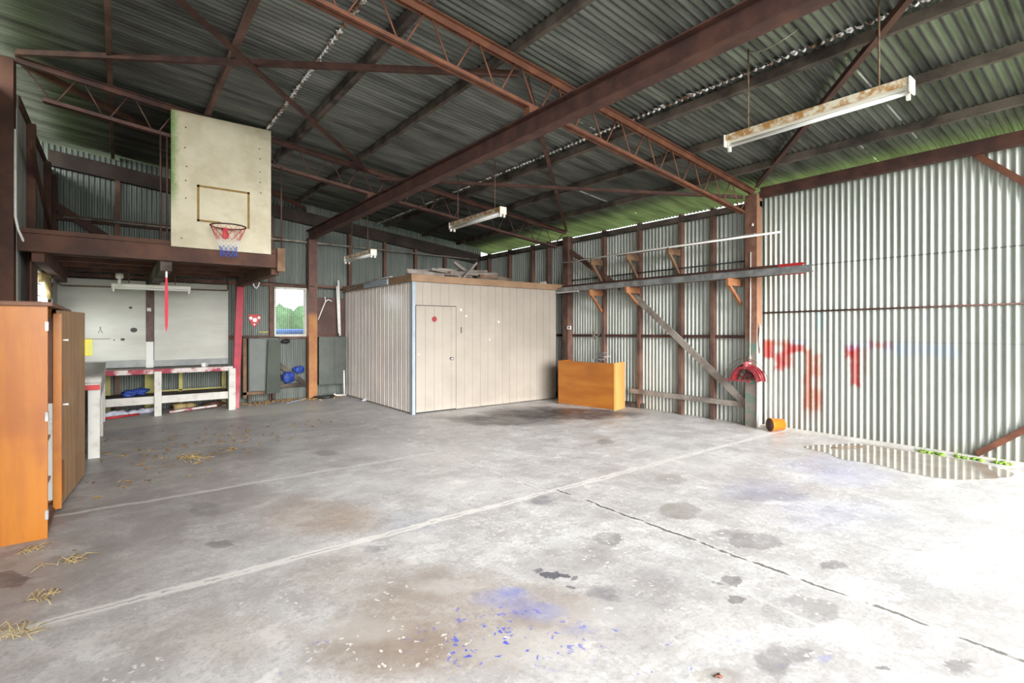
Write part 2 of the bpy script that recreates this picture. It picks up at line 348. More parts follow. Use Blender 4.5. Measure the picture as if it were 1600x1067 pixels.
STAINS = [
(1.55,2.41,0.68,0.45,2.42,'brown',0.55,0.35), (1.06,2.42,0.37,0.25,2.24,'brown',0.50,0.35), (0.38,3.02,0.64,0.23,2.39,'brown2',0.28,0.50),
(1.23,3.22,0.55,0.33,2.30,'brown2',0.35,0.50), (1.28,4.53,0.53,0.35,1.70,'rust',0.32,0.60), (1.58,4.21,0.32,0.22,1.54,'rust',0.25,0.60),
(0.28,6.32,1.71,0.81,1.79,'dirt',0.35,0.60), (-0.25,4.98,1.07,0.48,1.96,'dirt',0.25,0.70), (1.79,8.30,2.37,1.49,1.87,'dirt',0.35,0.60),
(0.66,5.31,0.84,0.45,2.17,'dirt',0.20,0.60), (2.15,11.09,1.70,0.70,2.38,'cream',0.35,0.40), (2.93,9.56,0.97,0.53,2.31,'cream',0.30,0.40),
(5.39,7.16,0.85,0.56,2.47,'oil',0.80,0.35), (6.71,6.99,1.34,0.65,2.52,'oil',0.85,0.30), (6.32,7.57,0.87,0.61,2.52,'oil',0.60,0.40),
(4.90,7.86,0.58,0.26,2.46,'oil',0.40,0.40), (2.95,2.62,0.13,0.11,0.10,'grey',0.55,0.12), (3.92,2.65,0.23,0.16,0.22,'browng',0.45,0.12),
(3.80,1.92,0.22,0.14,2.85,'greyb',0.50,0.12), (3.78,2.13,0.13,0.07,2.71,'greyb',0.40,0.20), (3.83,1.40,0.11,0.06,2.93,'oilb',0.50,0.20),
(3.07,1.71,0.10,0.06,3.05,'oilb',0.55,0.10), (2.89,1.57,0.05,0.04,3.09,'oilb',0.55,0.10), (3.06,1.28,0.24,0.14,2.88,'grey',0.32,0.06),
(2.51,1.17,0.14,0.07,0.24,'greyb',0.60,0.35), (2.66,1.12,0.06,0.04,0.02,'greyb',0.40,0.30), (3.17,0.61,0.10,0.04,-0.06,'oilb',0.50,0.35),
(2.85,0.85,0.03,0.02,2.98,'oilb',0.60,0.30), (2.18,1.28,0.12,0.05,2.57,'brown2',0.30,0.30), (2.22,2.46,0.06,0.05,2.96,'ink',0.80,0.10),
(2.28,2.40,0.04,0.04,2.90,'ink',0.80,0.10), (2.20,2.55,0.04,0.03,0.81,'ink',0.60,0.20), (2.31,2.33,0.03,0.02,0.15,'ink',0.60,0.20),
(2.22,2.26,0.02,0.02,-3.12,'ink',0.60,0.20), (2.32,2.12,0.09,0.07,2.74,'ink',0.30,0.40), (2.33,2.02,0.05,0.04,3.07,'ink',0.35,0.30),
(3.12,3.59,0.14,0.12,0.72,'ink',0.50,0.40), (1.47,3.55,0.09,0.05,2.31,'ink',0.40,0.40), (0.60,4.32,0.12,0.06,2.19,'oilb',0.50,0.20),
(0.61,5.25,0.23,0.12,1.73,'oilb',0.30,0.30), (2.12,6.65,0.19,0.13,1.64,'oilb',0.35,0.30), (-0.55,4.54,0.17,0.07,1.92,'oilb',0.75,0.10),
(7.13,3.04,0.67,0.38,3.12,'dirt',0.25,0.50), (5.17,2.54,0.42,0.26,0.04,'browng',0.25,0.50), (4.97,2.32,0.38,0.15,2.58,'greyb',0.35,0.30),
(4.65,3.28,0.23,0.16,0.27,'browng',0.35,0.30), (5.46,4.91,0.17,0.11,0.61,'oilb',0.40,0.30), (2.54,2.00,0.34,0.25,0.26,'greyb',0.35,0.30),
(2.54,2.55,0.28,0.24,2.96,'browng',0.25,0.40), (2.10,1.69,0.21,0.15,2.84,'greyb',0.20,0.50), (-0.12,7.20,0.40,0.14,1.70,'oilb',0.35,0.50),
(1.22,7.47,0.53,0.26,2.28,'oilb',0.35,0.50), (4.00,1.02,0.28,0.13,2.78,'greyb',0.20,0.60), (3.82,0.91,0.28,0.13,2.86,'greyb',0.18,0.60),
(1.82,2.41,0.17,0.09,2.48,'blue',0.35,0.60), (1.88,2.19,0.15,0.08,2.51,'blue',0.40,0.60), (1.89,2.45,0.09,0.05,2.48,'blue',0.35,0.60),
(1.93,1.92,0.09,0.05,2.56,'blue',0.22,0.60), (6.63,2.50,0.57,0.32,3.02,'blue',0.20,0.70), (6.27,2.11,0.51,0.27,2.95,'blue',0.20,0.70),
(5.07,2.49,0.45,0.28,2.98,'blue',0.16,0.70), (4.93,1.81,0.53,0.29,2.91,'blue',0.16,0.70), (1.91,3.86,0.30,0.25,1.63,'slate',0.30,0.60),
(2.13,4.89,0.27,0.20,2.14,'slate',0.20,0.60), (2.53,1.36,0.07,0.03,2.61,'blue',0.12,0.60), (2.71,1.02,0.04,0.02,2.78,'blue',0.30,0.40),
(2.82,6.46,0.55,0.41,2.06,'pale',0.30,0.50), (3.26,5.68,0.66,0.46,2.35,'pale',0.30,0.50), (1.97,5.15,0.44,0.32,1.99,'pale',0.35,0.50),
(1.15,3.76,0.42,0.13,2.45,'pale',0.25,0.50), (1.80,3.54,0.17,0.11,2.37,'pale',0.45,0.10), (1.84,3.30,0.09,0.06,2.35,'pale',0.40,0.10),
(2.14,1.95,0.29,0.13,2.53,'pale',0.30,0.60), (1.62,1.99,0.29,0.15,2.49,'pale',0.35,0.50), (1.01,2.64,0.27,0.11,2.42,'pale',0.30,0.50),
(2.85,4.33,0.59,0.29,2.46,'pale',0.40,0.50), (5.50,3.56,0.67,0.45,2.84,'pale',0.30,0.60), (4.97,8.92,0.78,0.62,2.19,'pale',0.25,0.50),
(0.41,4.20,0.51,0.16,2.41,'pale',0.20,0.60), (1.62,2.75,0.24,0.08,2.47,'pale',0.35,0.50)
]
SCOL = {'brown': (0.215, 0.15, 0.10), 'brown2': (0.24, 0.185, 0.135), 'rust': (0.30, 0.17, 0.07), 'dirt': (0.21, 0.185, 0.17), 'cream': (0.52, 0.52, 0.44),
        'oil': (0.035, 0.025, 0.027), 'grey': (0.13, 0.12, 0.115), 'browng': (0.16, 0.13, 0.10), 'greyb': (0.13, 0.12, 0.125), 'oilb': (0.07, 0.06, 0.062),
        'ink': (0.045, 0.045, 0.07), 'blue': (0.13, 0.17, 0.50), 'slate': (0.20, 0.22, 0.28), 'pale': (0.60, 0.58, 0.55)}
def _floor(t):
    x, y, z = t.xyz()
    big = t.noise(0.45, 5, 0.6)
    med = t.noise(1.9, 7, 0.68)
    fine = t.noise(11, 6, 0.7)
    c = t.mix(t.step(med, 0.32, 0.68), (0.41, 0.40, 0.39), (0.575, 0.565, 0.552))
    c = t.mix(t.step(big, 0.42, 0.62, 0, 0.45), c, (0.45, 0.41, 0.385))
    c = t.mix(t.step(fine, 0.50, 0.62, 0, 0.45), c, (0.62, 0.60, 0.575))
    gr = t.noise(38, 4, 0.75)
    c = t.mix(t.step(gr, 0.50, 0.60, 0, 0.5), c, (0.33, 0.31, 0.295))
    worn = t.noise(2.6, 9, 0.78)
    c = t.mix(t.step(worn, 0.50, 0.56, 0, 0.5), c, (0.33, 0.31, 0.30))
    flk = t.noise(7.5, 8, 0.75)
    c = t.mix(t.step(flk, 0.54, 0.60, 0, 0.45), c, (0.31, 0.295, 0.285))
    c = t.mix(t.step(flk, 0.42, 0.36, 0, 0.4), c, (0.66, 0.65, 0.63))
    c = t.mix(t.step(worn, 0.44, 0.38, 0, 0.6), c, (0.68, 0.665, 0.64))
    c = t.mix(t.step(t.noise(3.1, 8, 0.75), 0.56, 0.70, 0, 0.40), c, (0.30, 0.275, 0.26))
    dirt = t.mul(t.step(t.add(x, t.mul(t.m('SUBTRACT', med, 0.5), 3.0)), 3.0, -0.6), t.step(y, 2.5, 5.0))
    c = t.mix(t.mul(t.mul(dirt, t.step(t.noise(1.6, 8, 0.72), 0.42, 0.56)), 0.6), c, (0.22, 0.195, 0.19))
    c = t.mix(t.mul(dirt, 0.15), c, (0.25, 0.215, 0.205))
    wcol = t.noise(2.2, 5, 0.65, col=True)
    k = t.n('ShaderNodeVectorMath'); k.operation = 'MULTIPLY_ADD'
    t.lk(wcol, k.inputs[0]); k.inputs[1].default_value = (0.7, 0.7, 0); k.inputs[2].default_value = (-0.35, -0.35, 0)
    wp = t.vadd(t.pos, k.outputs[0])
    w2 = t.noise(9, 4, 0.65, col=True)
    k2 = t.n('ShaderNodeVectorMath'); k2.operation = 'MULTIPLY_ADD'
    t.lk(w2, k2.inputs[0]); k2.inputs[1].default_value = (0.16, 0.16, 0); k2.inputs[2].default_value = (-0.08, -0.08, 0)
    sp = t.vadd(t.pos, k2.outputs[0])
    brk = t.step(t.noise(5.5, 6, 0.7), 0.34, 0.56, 0.65, 1.0)
    for (cx, cy, rx, ry, ang, kind, a, soft) in STAINS:
        big_one = rx > 0.45
        c = t.mix(t.mul(t.ellipse(wp if big_one else sp, cx, cy, rx, ry, ang, soft), t.mul(brk, a) if rx > 0.12 else a), c, SCOL[kind])
    c = t.mix(t.mul(t.box(x, 1.45, 1.75, y, 11.0, 0.62, 0.10, t.mul(t.m('SUBTRACT', med, 0.5), 0.5)), 0.55), c, (0.60, 0.60, 0.52))
    # white paint flecks and blue paint drops
    d, vc = t.voro(19, sp)
    sel = t.step(t.noise(1.3, 3, 0.6), 0.50, 0.58)
    near = t.step(y, 4.2, 3.0)
    c = t.mix(t.mul(t.mul(t.step(d, 0.24, 0.17), sel), t.mul(near, 0.7)), c, (0.74, 0.72, 0.68))
    d2, vc2 = t.voro(26, sp)
    bl = t.ellipse(wp, 1.62, 2.10, 0.42, 0.22, 2.45, 0.6)
    c = t.mix(t.mul(t.mul(t.step(d2, 0.34, 0.24), t.step(t.noise(9, 2, 0.5), 0.46, 0.54)), t.mul(bl, 0.95)), c, (0.07, 0.09, 0.50))
    bl2 = t.ellipse(wp, 1.5, 1.9, 1.0, 0.6, 2.45, 0.6)
    c = t.mix(t.mul(t.mul(t.step(d2, 0.26, 0.18), t.step(t.noise(7, 2, 0.5), 0.60, 0.66)), t.mul(bl2, 0.95)), c, (0.07, 0.09, 0.50))
    # joints: pale worn arrises with a dark crack
    wob = t.mul(t.m('SUBTRACT', t.noise(1.4, 6, 0.7), 0.5), 0.14)
    wobf = t.mul(t.m('SUBTRACT', t.noise(12, 4, 0.7), 0.5), 0.06)
    def joint(coord, pos_, lim, l0, l1, wpale, wdark, apale, adark, c):
        e = t.m('ABSOLUTE', t.add(t.add(t.m('SUBTRACT', coord, pos_), wob), wobf))
        on = t.mul(t.step(lim, l0 - 0.02, l0 + 0.02), t.step(lim, l1 + 0.02, l1 - 0.02))
        c = t.mix(t.mul(t.step(e, wpale, wpale * 0.4), t.mul(on, apale)), c, (0.66, 0.64, 0.60))
        dk = t.mul(t.step(e, wdark, wdark * 0.5), t.step(t.noise(5, 4, 0.6), 0.40, 0.52))
        return t.mix(t.mul(dk, t.mul(on, adark)), c, (0.10, 0.09, 0.08))
    c = joint(y, 3.74, x, -1.0, 8.4, 0.060, 0.010, 0.85, 0.5, c)
    c = joint(x, 3.45, y, -0.5, 3.74, 0.045, 0.020, 0.5, 0.9, c)
    c = joint(x, 3.33, y, 3.74, 8.6, 0.035, 0.012, 0.5, 0.6, c)
    c = joint(y, 5.82, x, -1.0, 3.33, 0.040, 0.008, 0.6, 0.3, c)
    c = joint(y, 8.15, x, -1.0, 3.33, 0.030, 0.008, 0.5, 0.2, c)
    c = joint(x, 3.0, y, -0.5, 1.9, 0.02, 0.004, 0.35, 0.15, c)
    bump(t, t.add(med, t.mul(fine, 0.35)), 0.25, 0.01)
    t.lk(t.step(med, 0.3, 0.7, 0.32, 0.62), t.b.inputs['Roughness'])
    return c
M_FLOOR = mat('stained_concrete', _floor, 0.5)
M_WATER = mat('puddle_water', lambda t: t.mix(t.step(t.noise(2.4, 4, 0.6), 0.35, 0.65), (0.25, 0.22, 0.18), (0.32, 0.29, 0.24)), 0.02, 0.0, 0.6)
def _glass():
    m = bpy.data.materials.new('window_glass'); m.use_nodes = True
    nt = m.node_tree; nt.nodes.remove(nt.nodes['Principled BSDF'])
    tr = nt.nodes.new('ShaderNodeBsdfTransparent'); gl = nt.nodes.new('ShaderNodeBsdfGlossy'); mx = nt.nodes.new('ShaderNodeMixShader')
    gl.inputs['Roughness'].default_value = 0.3; tr.inputs['Color'].default_value = (0.94, 0.96, 0.95, 1)
    mx.inputs[0].default_value = 0.025
    nt.links.new(tr.outputs[0], mx.inputs[1]); nt.links.new(gl.outputs[0], mx.inputs[2])
    nt.links.new(mx.outputs[0], nt.nodes['Material Output'].inputs[0])
    return m
M_GLASS = _glass()

# ------------------------------------------------------------------ mesh helper
class MB:
    def __init__(s): s.v = []; s.f = []; s.smooth = []
    def face(s, idx, sm=False): s.f.append(idx); s.smooth.append(sm)
    def box(s, x0, x1, y0, y1, z0, z1):
        b = len(s.v)
        s.v += [(x, y, z) for z in (z0, z1) for y in (y0, y1) for x in (x0, x1)]
        for q in ((0, 2, 3, 1), (4, 5, 7, 6), (0, 1, 5, 4), (2, 6, 7, 3), (0, 4, 6, 2), (1, 3, 7, 5)):
            s.face([b + i for i in q])
        return s
    def beam(s, p0, p1, w, h, up=(0, 0, 1)):
        """rectangular bar from p0 to p1; w across, h along up"""
        p0, p1 = Vector(p0), Vector(p1); d = (p1 - p0).normalized(); up = Vector(up)
        sd = d.cross(up)
        if sd.length < 1e-4: sd = d.cross(Vector((1, 0, 0)))
        sd.normalize(); u = sd.cross(d).normalized()
        b = len(s.v)
        for p in (p0, p1):
            for a, c in ((-1, -1), (1, -1), (1, 1), (-1, 1)):
                s.v.append(tuple(p + sd * (a * w / 2) + u * (c * h / 2)))
        for i in range(4):
            j = (i + 1) % 4; s.face([b + i, b + 4 + i, b + 4 + j, b + j])
        s.face([b, b + 1, b + 2, b + 3]); s.face([b + 7, b + 6, b + 5, b + 4])
        return s
    def sweep(s, prof, p0, p1, up=(0, 0, 1), cap=True):
        """closed 2D profile (side, up) swept from p0 to p1"""
        p0, p1 = Vector(p0), Vector(p1); d = (p1 - p0).normalized()
        sd = d.cross(Vector(up)).normalized(); u = sd.cross(d).normalized()
        b = len(s.v); n = len(prof)
        for p in (p0, p1):
            for a, c in prof: s.v.append(tuple(p + sd * a + u * c))
        for i in range(n):
            j = (i + 1) % n; s.face([b + i, b + n + i, b + n + j, b + j])
        if cap: s.face([b + i for i in range(n)]); s.face([b + n + i for i in reversed(range(n))])
        return s
    def tube(s, pts, r, n=8, closed=False):
        pts = [Vector(p) for p in pts]; b = len(s.v); m = len(pts)
        rr = r if isinstance(r, (list, tuple)) else [r] * m
        prev = None
        for k, p in enumerate(pts):
            if closed: d = pts[(k + 1) % m] - pts[k - 1]
            else: d = pts[min(k + 1, m - 1)] - pts[max(k - 1, 0)]
            d.normalize()
            a = prev if prev is not None else (Vector((0, 0, 1)) if abs(d.z) < 0.9 else Vector((1, 0, 0)))
            sd = d.cross(a)
            if sd.length < 1e-5: sd = d.cross(Vector((0, 1, 0)))
            sd.normalize(); u = sd.cross(d).normalized(); prev = u
            for i in range(n):
                t = 2 * math.pi * i / n
                s.v.append(tuple(p + sd * (math.cos(t) * rr[k]) + u * (math.sin(t) * rr[k])))
        for k in range(m if closed else m - 1):
            k2 = (k + 1) % m
            for i in range(n):
                j = (i + 1) % n
                s.face([b + k * n + i, b + k * n + j, b + k2 * n + j, b + k2 * n + i], True)
        if not closed:
            s.face([b + i for i in reversed(range(n))]); s.face([b + (m - 1) * n + i for i in range(n)])
        return s
    def lathe(s, prof, c, axis=(0, 0, 1), n=24):
        """profile of (radius, along) about axis through c"""
        ax = Vector(axis).normalized()
        a = ax.orthogonal().normalized(); bb = ax.cross(a)
        b = len(s.v); c = Vector(c)
        for r, h in prof:
            for i in range(n):
                t = 2 * math.pi * i / n
                s.v.append(tuple(c + ax * h + a * (math.cos(t) * r) + bb * (math.sin(t) * r)))
        for k in range(len(prof) - 1):
            for i in range(n):
                j = (i + 1) % n
                s.face([b + k * n + i, b + k * n + j, b + (k + 1) * n + j, b + (k + 1) * n + i], True)
        if prof[0][0] > 1e-6: s.face([b + i for i in reversed(range(n))])
        if prof[-1][0] > 1e-6: s.face([b + (len(prof) - 1) * n + i for i in range(n)])
        return s
    def poly(s, pts, ext):
        """flat polygon given as 3D points, extruded by vector ext"""
        b = len(s.v); n = len(pts); e = Vector(ext)
        for p in pts: s.v.append(tuple(p))
        for p in pts: s.v.append(tuple(Vector(p) + e))
        s.face([b + i for i in reversed(range(n))]); s.face([b + n + i for i in range(n)])
        for i in range(n):
            j = (i + 1) % n; s.face([b + i, b + j, b + n + j, b + n + i])
        return s
    def corr(s, o, u, v, L, nrm, pitch=0.080, amp=0.016, seg=8, rows=1, phase=0.0, top=None, jit=None):
        """corrugated sheet: waves along u for length L, extruded by vector v (top(dist)->scale of v)"""
        o, u, v, nrm = Vector(o), Vector(u).normalized(), Vector(v), Vector(nrm).normalized()
        n = max(2, int(round(L / pitch * seg))); b = len(s.v)
        for i in range(n + 1):
            d = L * i / n
            w = amp * math.sin(2 * math.pi * (d + phase) / pitch)
            k = top(d) if top else 1.0
            for r in range(rows + 1):
                j = jit(d, r) if jit else 0.0
                s.v.append(tuple(o + u * d + v * (k * r / rows) + nrm * (w + j)))
        R = rows + 1
        for i in range(n):
            for r in range(rows):
                s.face([b + i * R + r, b + (i + 1) * R + r, b + (i + 1) * R + r + 1, b + i * R + r + 1], True)
        return s
    def clump(s, c, r, sub=2, amp=0.35, sc=(1, 1, 1), seed=0):
        """lumpy rounded blob"""
        bm = bmesh.new(); bmesh.ops.create_icosphere(bm, subdivisions=sub, radius=1)
        rnd = random.Random(seed); b = len(s.v); ph = [rnd.uniform(0, 6) for _ in range(6)]
        for v in bm.verts:
            p = v.co
            k = 1 + amp * (math.sin(3.1 * p.x + ph[0]) * math.sin(2.7 * p.y + ph[1]) + 0.5 * math.sin(5.3 * p.z + ph[2]) * math.sin(6.1 * p.x + ph[3]) + 0.3 * rnd.uniform(-1, 1))
            s.v.append((c[0] + p.x * r * k * sc[0], c[1] + p.y * r * k * sc[1], c[2] + p.z * r * k * sc[2]))
        for f in bm.faces: s.face([b + v.index for v in f.verts], True)
        bm.free(); return s

WPOS = {}
def obj(name, mb, material, parent=None, bevel=0.0, origin=None):
    me = bpy.data.meshes.new(name)
    if parent is not None:
        base = Vector(origin) if origin else WPOS[parent.name]
    elif origin is not None:
        base = Vector(origin)
    else:
        xs, ys, zs = zip(*mb.v)
        base = Vector(((min(xs) + max(xs)) / 2, (min(ys) + max(ys)) / 2, min(zs)))
    me.from_pydata([tuple(Vector(v) - base) for v in mb.v], [], mb.f)
    me.polygons.foreach_set('use_smooth', mb.smooth)
    me.materials.append(material)
    me.update()
    bm = bmesh.new(); bm.from_mesh(me)
    bmesh.ops.recalc_face_normals(bm, faces=bm.faces)
    if bevel:
        ed = [e for e in bm.edges if len(e.link_faces) == 2 and e.calc_face_angle(0) > 0.6]
        try: bmesh.ops.bevel(bm, geom=ed, offset=bevel, segments=2, affect='EDGES', profile=0.7, clamp_overlap=True)
        except Exception: pass
    bm.to_mesh(me); bm.free()
    o = bpy.data.objects.new(name, me); COL.objects.link(o)
    if parent is not None:
        o.parent = parent
        o.location = base - WPOS[parent.name]
    else:
        o.location = base
    WPOS[o.name] = base
    return o
def thing(name, label, cat, loc, group=None):
    o = bpy.data.objects.new(name, None); COL.objects.link(o)
    o.empty_display_size = 0.1
    o.location = loc; WPOS[o.name] = Vector(loc)
    o['label'] = label; o['category'] = cat
    if group: o['group'] = group
    return o
def tag(o, label, cat, group=None, kind=None):
    o['label'] = label; o['category'] = cat
    if group: o['group'] = group
    if kind: o['kind'] = kind
    return o
def struct(name, mb=None, material=None, parent=None, loc=(0, 0, 0), label=None, bevel=0.0):
    if mb is None:
        o = bpy.data.objects.new(name, None); COL.objects.link(o); o.location = loc; WPOS[o.name] = Vector(loc)
    else:
        o = obj(name, mb, material, parent, bevel)
    if parent is None:
        o['kind'] = 'structure'
        if label: o['label'] = label
        o['category'] = name.split('_')[0]
    return o
def B(*a): return MB().box(*a)

# ------------------------------------------------------------------ dimensions
XL, XR, YB, YF = -1.0, 8.42, 12.4, -0.6
def chord(x): return 4.81 - 0.1135 * x          # top of the truss chord
def sheet(x): return chord(x) + 0.12            # roof sheet
Y1, Y2 = 4.2, 8.62                              # truss lines

# ================================================================== SETTING
fl = MB().box(XL - 0.25, XR + 0.05, -2.0, YB + 0.1, -0.2, 0.0)
struct('floor', fl, M_FLOOR, label='stained grey concrete slab floor with cracked joints')
struct('ground', MB().box(-40, 50, -30, 50, -0.5, -0.205), M_GRASS, label='green grass outside the shed')
struct('path_added_bounce', MB().box(-4.5, -1.25, -1.5, 40, -0.204, -0.03), M_APRON, label='added pale slab outside the left wall, bounces light under the roof edge')  # added unseen slab, throws light up under the left roof edge
struct('path_apron', MB().box(-6, 8.9, -14, -2.0, -0.204, -0.02), M_APRON, label='pale concrete apron outside the open end')

# ---- ceiling: three runs of corrugated sheet, waves across Y, running down the slope in X
NRM = (-0.1135, 0, -1)
runs = ((-1.95, 1.95), (1.83, 5.40), (5.27, 9.02))
ce = MB()
for k, (a, b) in enumerate(runs):
    dz = -0.012 * (1 if k else 0)
    rj = random.Random(k)
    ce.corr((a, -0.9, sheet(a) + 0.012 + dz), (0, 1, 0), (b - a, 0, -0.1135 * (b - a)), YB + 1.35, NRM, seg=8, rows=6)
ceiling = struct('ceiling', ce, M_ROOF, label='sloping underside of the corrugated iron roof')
for k, (a, b) in enumerate(runs[1:]):
    rj = random.Random(20 + k)
    lp = MB()
    y = -0.45
    while y < YB + 0.2:
        # torn, curled tab of sheet end at each crest, light leak painted pale
        if rj.random() < (0.97 if k else 0.70):
            ln = rj.uniform(0.04, 0.085) * (1.3 if k else 1); dr = rj.uniform(0.004, 0.045); wd = rj.uniform(0.026, 0.042) if k else rj.uniform(0.014, 0.032); sk = rj.uniform(-0.02, 0.02)
            zc = sheet(a) - 0.012
            b0 = len(lp.v)
            for i in range(4):
                u = i / 3
                for j in (-1, 0, 1):
                    lp.v.append((a + 0.03 - u * ln, y + j * wd * (1 - 0.45 * u) + sk * u, zc - dr * u * u - (0.006 if j == 0 else 0.0)))
            for i in range(3):
                for j in range(2): lp.face([b0 + 3 * i + j, b0 + 3 * i + j + 1, b0 + 3 * i + 4 + j, b0 + 3 * i + 3 + j], True)
        y += 0.08 if rj.random() < (1.1 if k else 0.8) else 0.04
    lp.corr((a - 0.02, -0.8, sheet(a) - 0.016), (0, 1, 0), (0.022 + 0.012 * k, 0, -0.004), YB + 1.0, NRM, amp=0.017, seg=8)
    obj('lap_edge_gleam', lp, M_LAP, ceiling)

# ---- right wall
wr = struct('wall_right', MB().corr((XR, 0.62, -0.04), (0, 1, 0), (0, 0, 3.92), 4.2 - 0.62, (-1, 0, 0), rows=4).corr((XR, 4.2, -0.04), (0, 1, 0), (0, 0, 3.72), YB - 4.2, (-1, 0, 0), rows=4), M_WALLR, label='tall galvanised corrugated wall with red and blue paint marks')
for y in (11.86, 10.9, 9.94, 9.33, 7.52, 6.57, 5.61, 4.96):
    obj('stud', B(8.30, 8.405, y - 0.035, y + 0.035, 0.0, 3.74), M_STUD, wr, 0.004)
obj('girt', MB().beam((8.36, 4.3, 1.47), (8.36, YB, 1.44), 0.06, 0.055), M_OXIDE, wr, 0.003)
obj('girt', MB().tube([(8.395, 0.62, 1.905), (8.395, 4.1, 1.865)], 0.014, 6), M_OXIDE, wr)
obj('bottom_rail', MB().beam((8.27, 4.28, 0.335), (8.275, 6.75, 0.34), 0.05, 0.09), M_TIMBERG, wr, 0.004)
obj('bottom_rail', MB().beam((8.36, 6.5, 0.05), (8.36, YB, 0.05), 0.09, 0.09), M_TIMBER, wr, 0.004)
obj('diagonal_brace', MB().beam((8.255, 6.85, 2.44), (8.255, 4.32, 0.36), 0.03, 0.12), M_TIMBERG, wr, 0.004)
obj('diagonal_brace', MB().beam((8.27, 8.5, 3.40), (8.27, 7.0, 2.45), 0.03, 0.11), M_STUD, wr, 0.004)
obj('wall_plate', B(8.28, 8.40, 4.1, YB, 3.60, 3.70), M_TIMBER, wr, 0.004)
obj('kerb', B(8.30, 8.46, 0.62, 4.1, -0.02, 0.035), M_CONCEDGE, wr, 0.01)
# ---- back wall (sloping top), window opening X 2.78..3.44, Z 1.47..2.52
wb = MB()
def btop(x): return sheet(x) - (0.02 if x > 0 else 0.085)
def bpiece(x0, x1, z0, z1=None):
    if z1 is not None:
        wb.corr((x0, YB, z0), (1, 0, 0), (0, 0, z1 - z0), x1 - x0, (0, -1, 0), rows=3, phase=x0)
    else:
        wb.corr((x0, YB, z0), (1, 0, 0), (0, 0, 1), x1 - x0, (0, -1, 0), rows=3, phase=x0, top=lambda d: btop(x0 + d) - z0)
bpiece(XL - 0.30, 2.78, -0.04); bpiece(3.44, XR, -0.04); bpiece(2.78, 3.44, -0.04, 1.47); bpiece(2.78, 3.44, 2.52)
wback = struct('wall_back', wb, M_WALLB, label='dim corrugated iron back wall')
for x in (-0.02, 2.70, 4.49, 5.40, 6.27, 7.17, 8.25):
    obj('stud', B(x - 0.04, x + 0.04, YB - 0.115, YB - 0.015, 0.0, btop(x) - 0.2), M_STUD, wback, 0.004)
obj('girt', B(XL, 8.3, YB - 0.09, YB - 0.012, 2.56, 2.64), M_STUD, wback, 0.004)
obj('girt', B(XL, 8.3, YB - 0.09, YB - 0.012, 1.38, 1.46), M_STUD, wback, 0.004)
obj('girt', B(XL, 2.9, YB - 0.09, YB - 0.012, 3.58, 3.68), M_DARKT, wback, 0.004)
obj('diagonal_brace', MB().beam((-0.95, YB - 0.10, 3.86), (0.12, YB - 0.10, 3.12), 0.03, 0.14), M_DARKT, wback, 0.004)
obj('diagonal_brace', MB().beam((2.76, YB - 0.10, 0.88), (3.45, YB - 0.10, 0.31), 0.04, 0.10), M_TIMBER, wback, 0.004)
obj('bottom_rail', B(2.16, 3.45, YB - 0.10, YB - 0.015, 0.26, 0.35), M_TIMBER, wback, 0.004)
obj('rafter', MB().beam((XL, YB - 0.07, sheet(XL) - 0.36), (8.3, YB - 0.07, sheet(8.3) - 0.36), 0.10, 0.28), M_SHADET, wback, 0.004)
# ---- left wall with a window, open strip above the plate
LT = 4.50
wl = MB()
def lpiece(y0, y1, z0, z1):
    wl.corr((XL, y0, z0), (0, 1, 0), (0, 0, z1 - z0), y1 - y0, (1, 0, 0), rows=3, phase=y0)
wl.corr((XL - 0.2, YF, 0.02), (0, 1, 0), (0, 0, LT - 0.02), 8.75 - YF, (1, 0, 0), rows=3); lpiece(8.72, 9.55, 0.02, LT); lpiece(11.3, YB, 0.02, LT); lpiece(9.55, 11.3, 0.02, 1.45); lpiece(9.55, 11.3, 2.46, LT)
wleft = struct('wall_left', wl, M_WALLL, label='dark left wall of the shed behind the cupboard')
for y in (9.45, 11.42, 12.3):
    obj('stud', B(XL + 0.012, XL + 0.11, y - 0.04, y + 0.04, 0.0, LT - 0.12), M_DARKT, wleft, 0.004)
obj('wall_plate', B(XL - 0.06, XL + 0.03, 8.75, YB, LT - 0.14, LT), M_DARKT, wleft, 0.004)
obj('diagonal_brace', MB().beam((XL + 0.13, 8.7, 3.9), (XL + 0.13, 11.9, 2.9), 0.03, 0.12), M_DARKT, wleft, 0.004)
obj('lining_board', B(XL + 0.112, XL + 0.13, 8.78, 9.40, 1.2, 2.45), M_DARKT, wleft, 0.003)
obj('lining_board', B(XL + 0.112, XL + 0.128, 11.38, 12.2, 1.0, 2.45), M_GREY, wleft, 0.003)
# ---- stub of front wall beside the wide open end
wf = struct('wall_front', MB().corr((XL, YF, 0.02), (1, 0, 0), (0, 0, 4.6), 0.3, (0, 1, 0), rows=3), M_WALLL, label='corrugated front wall beside the open end')
obj('stud', B(-0.76, -0.66, YF + 0.012, YF + 0.13, 0, 4.6), M_STUD, wf, 0.004)

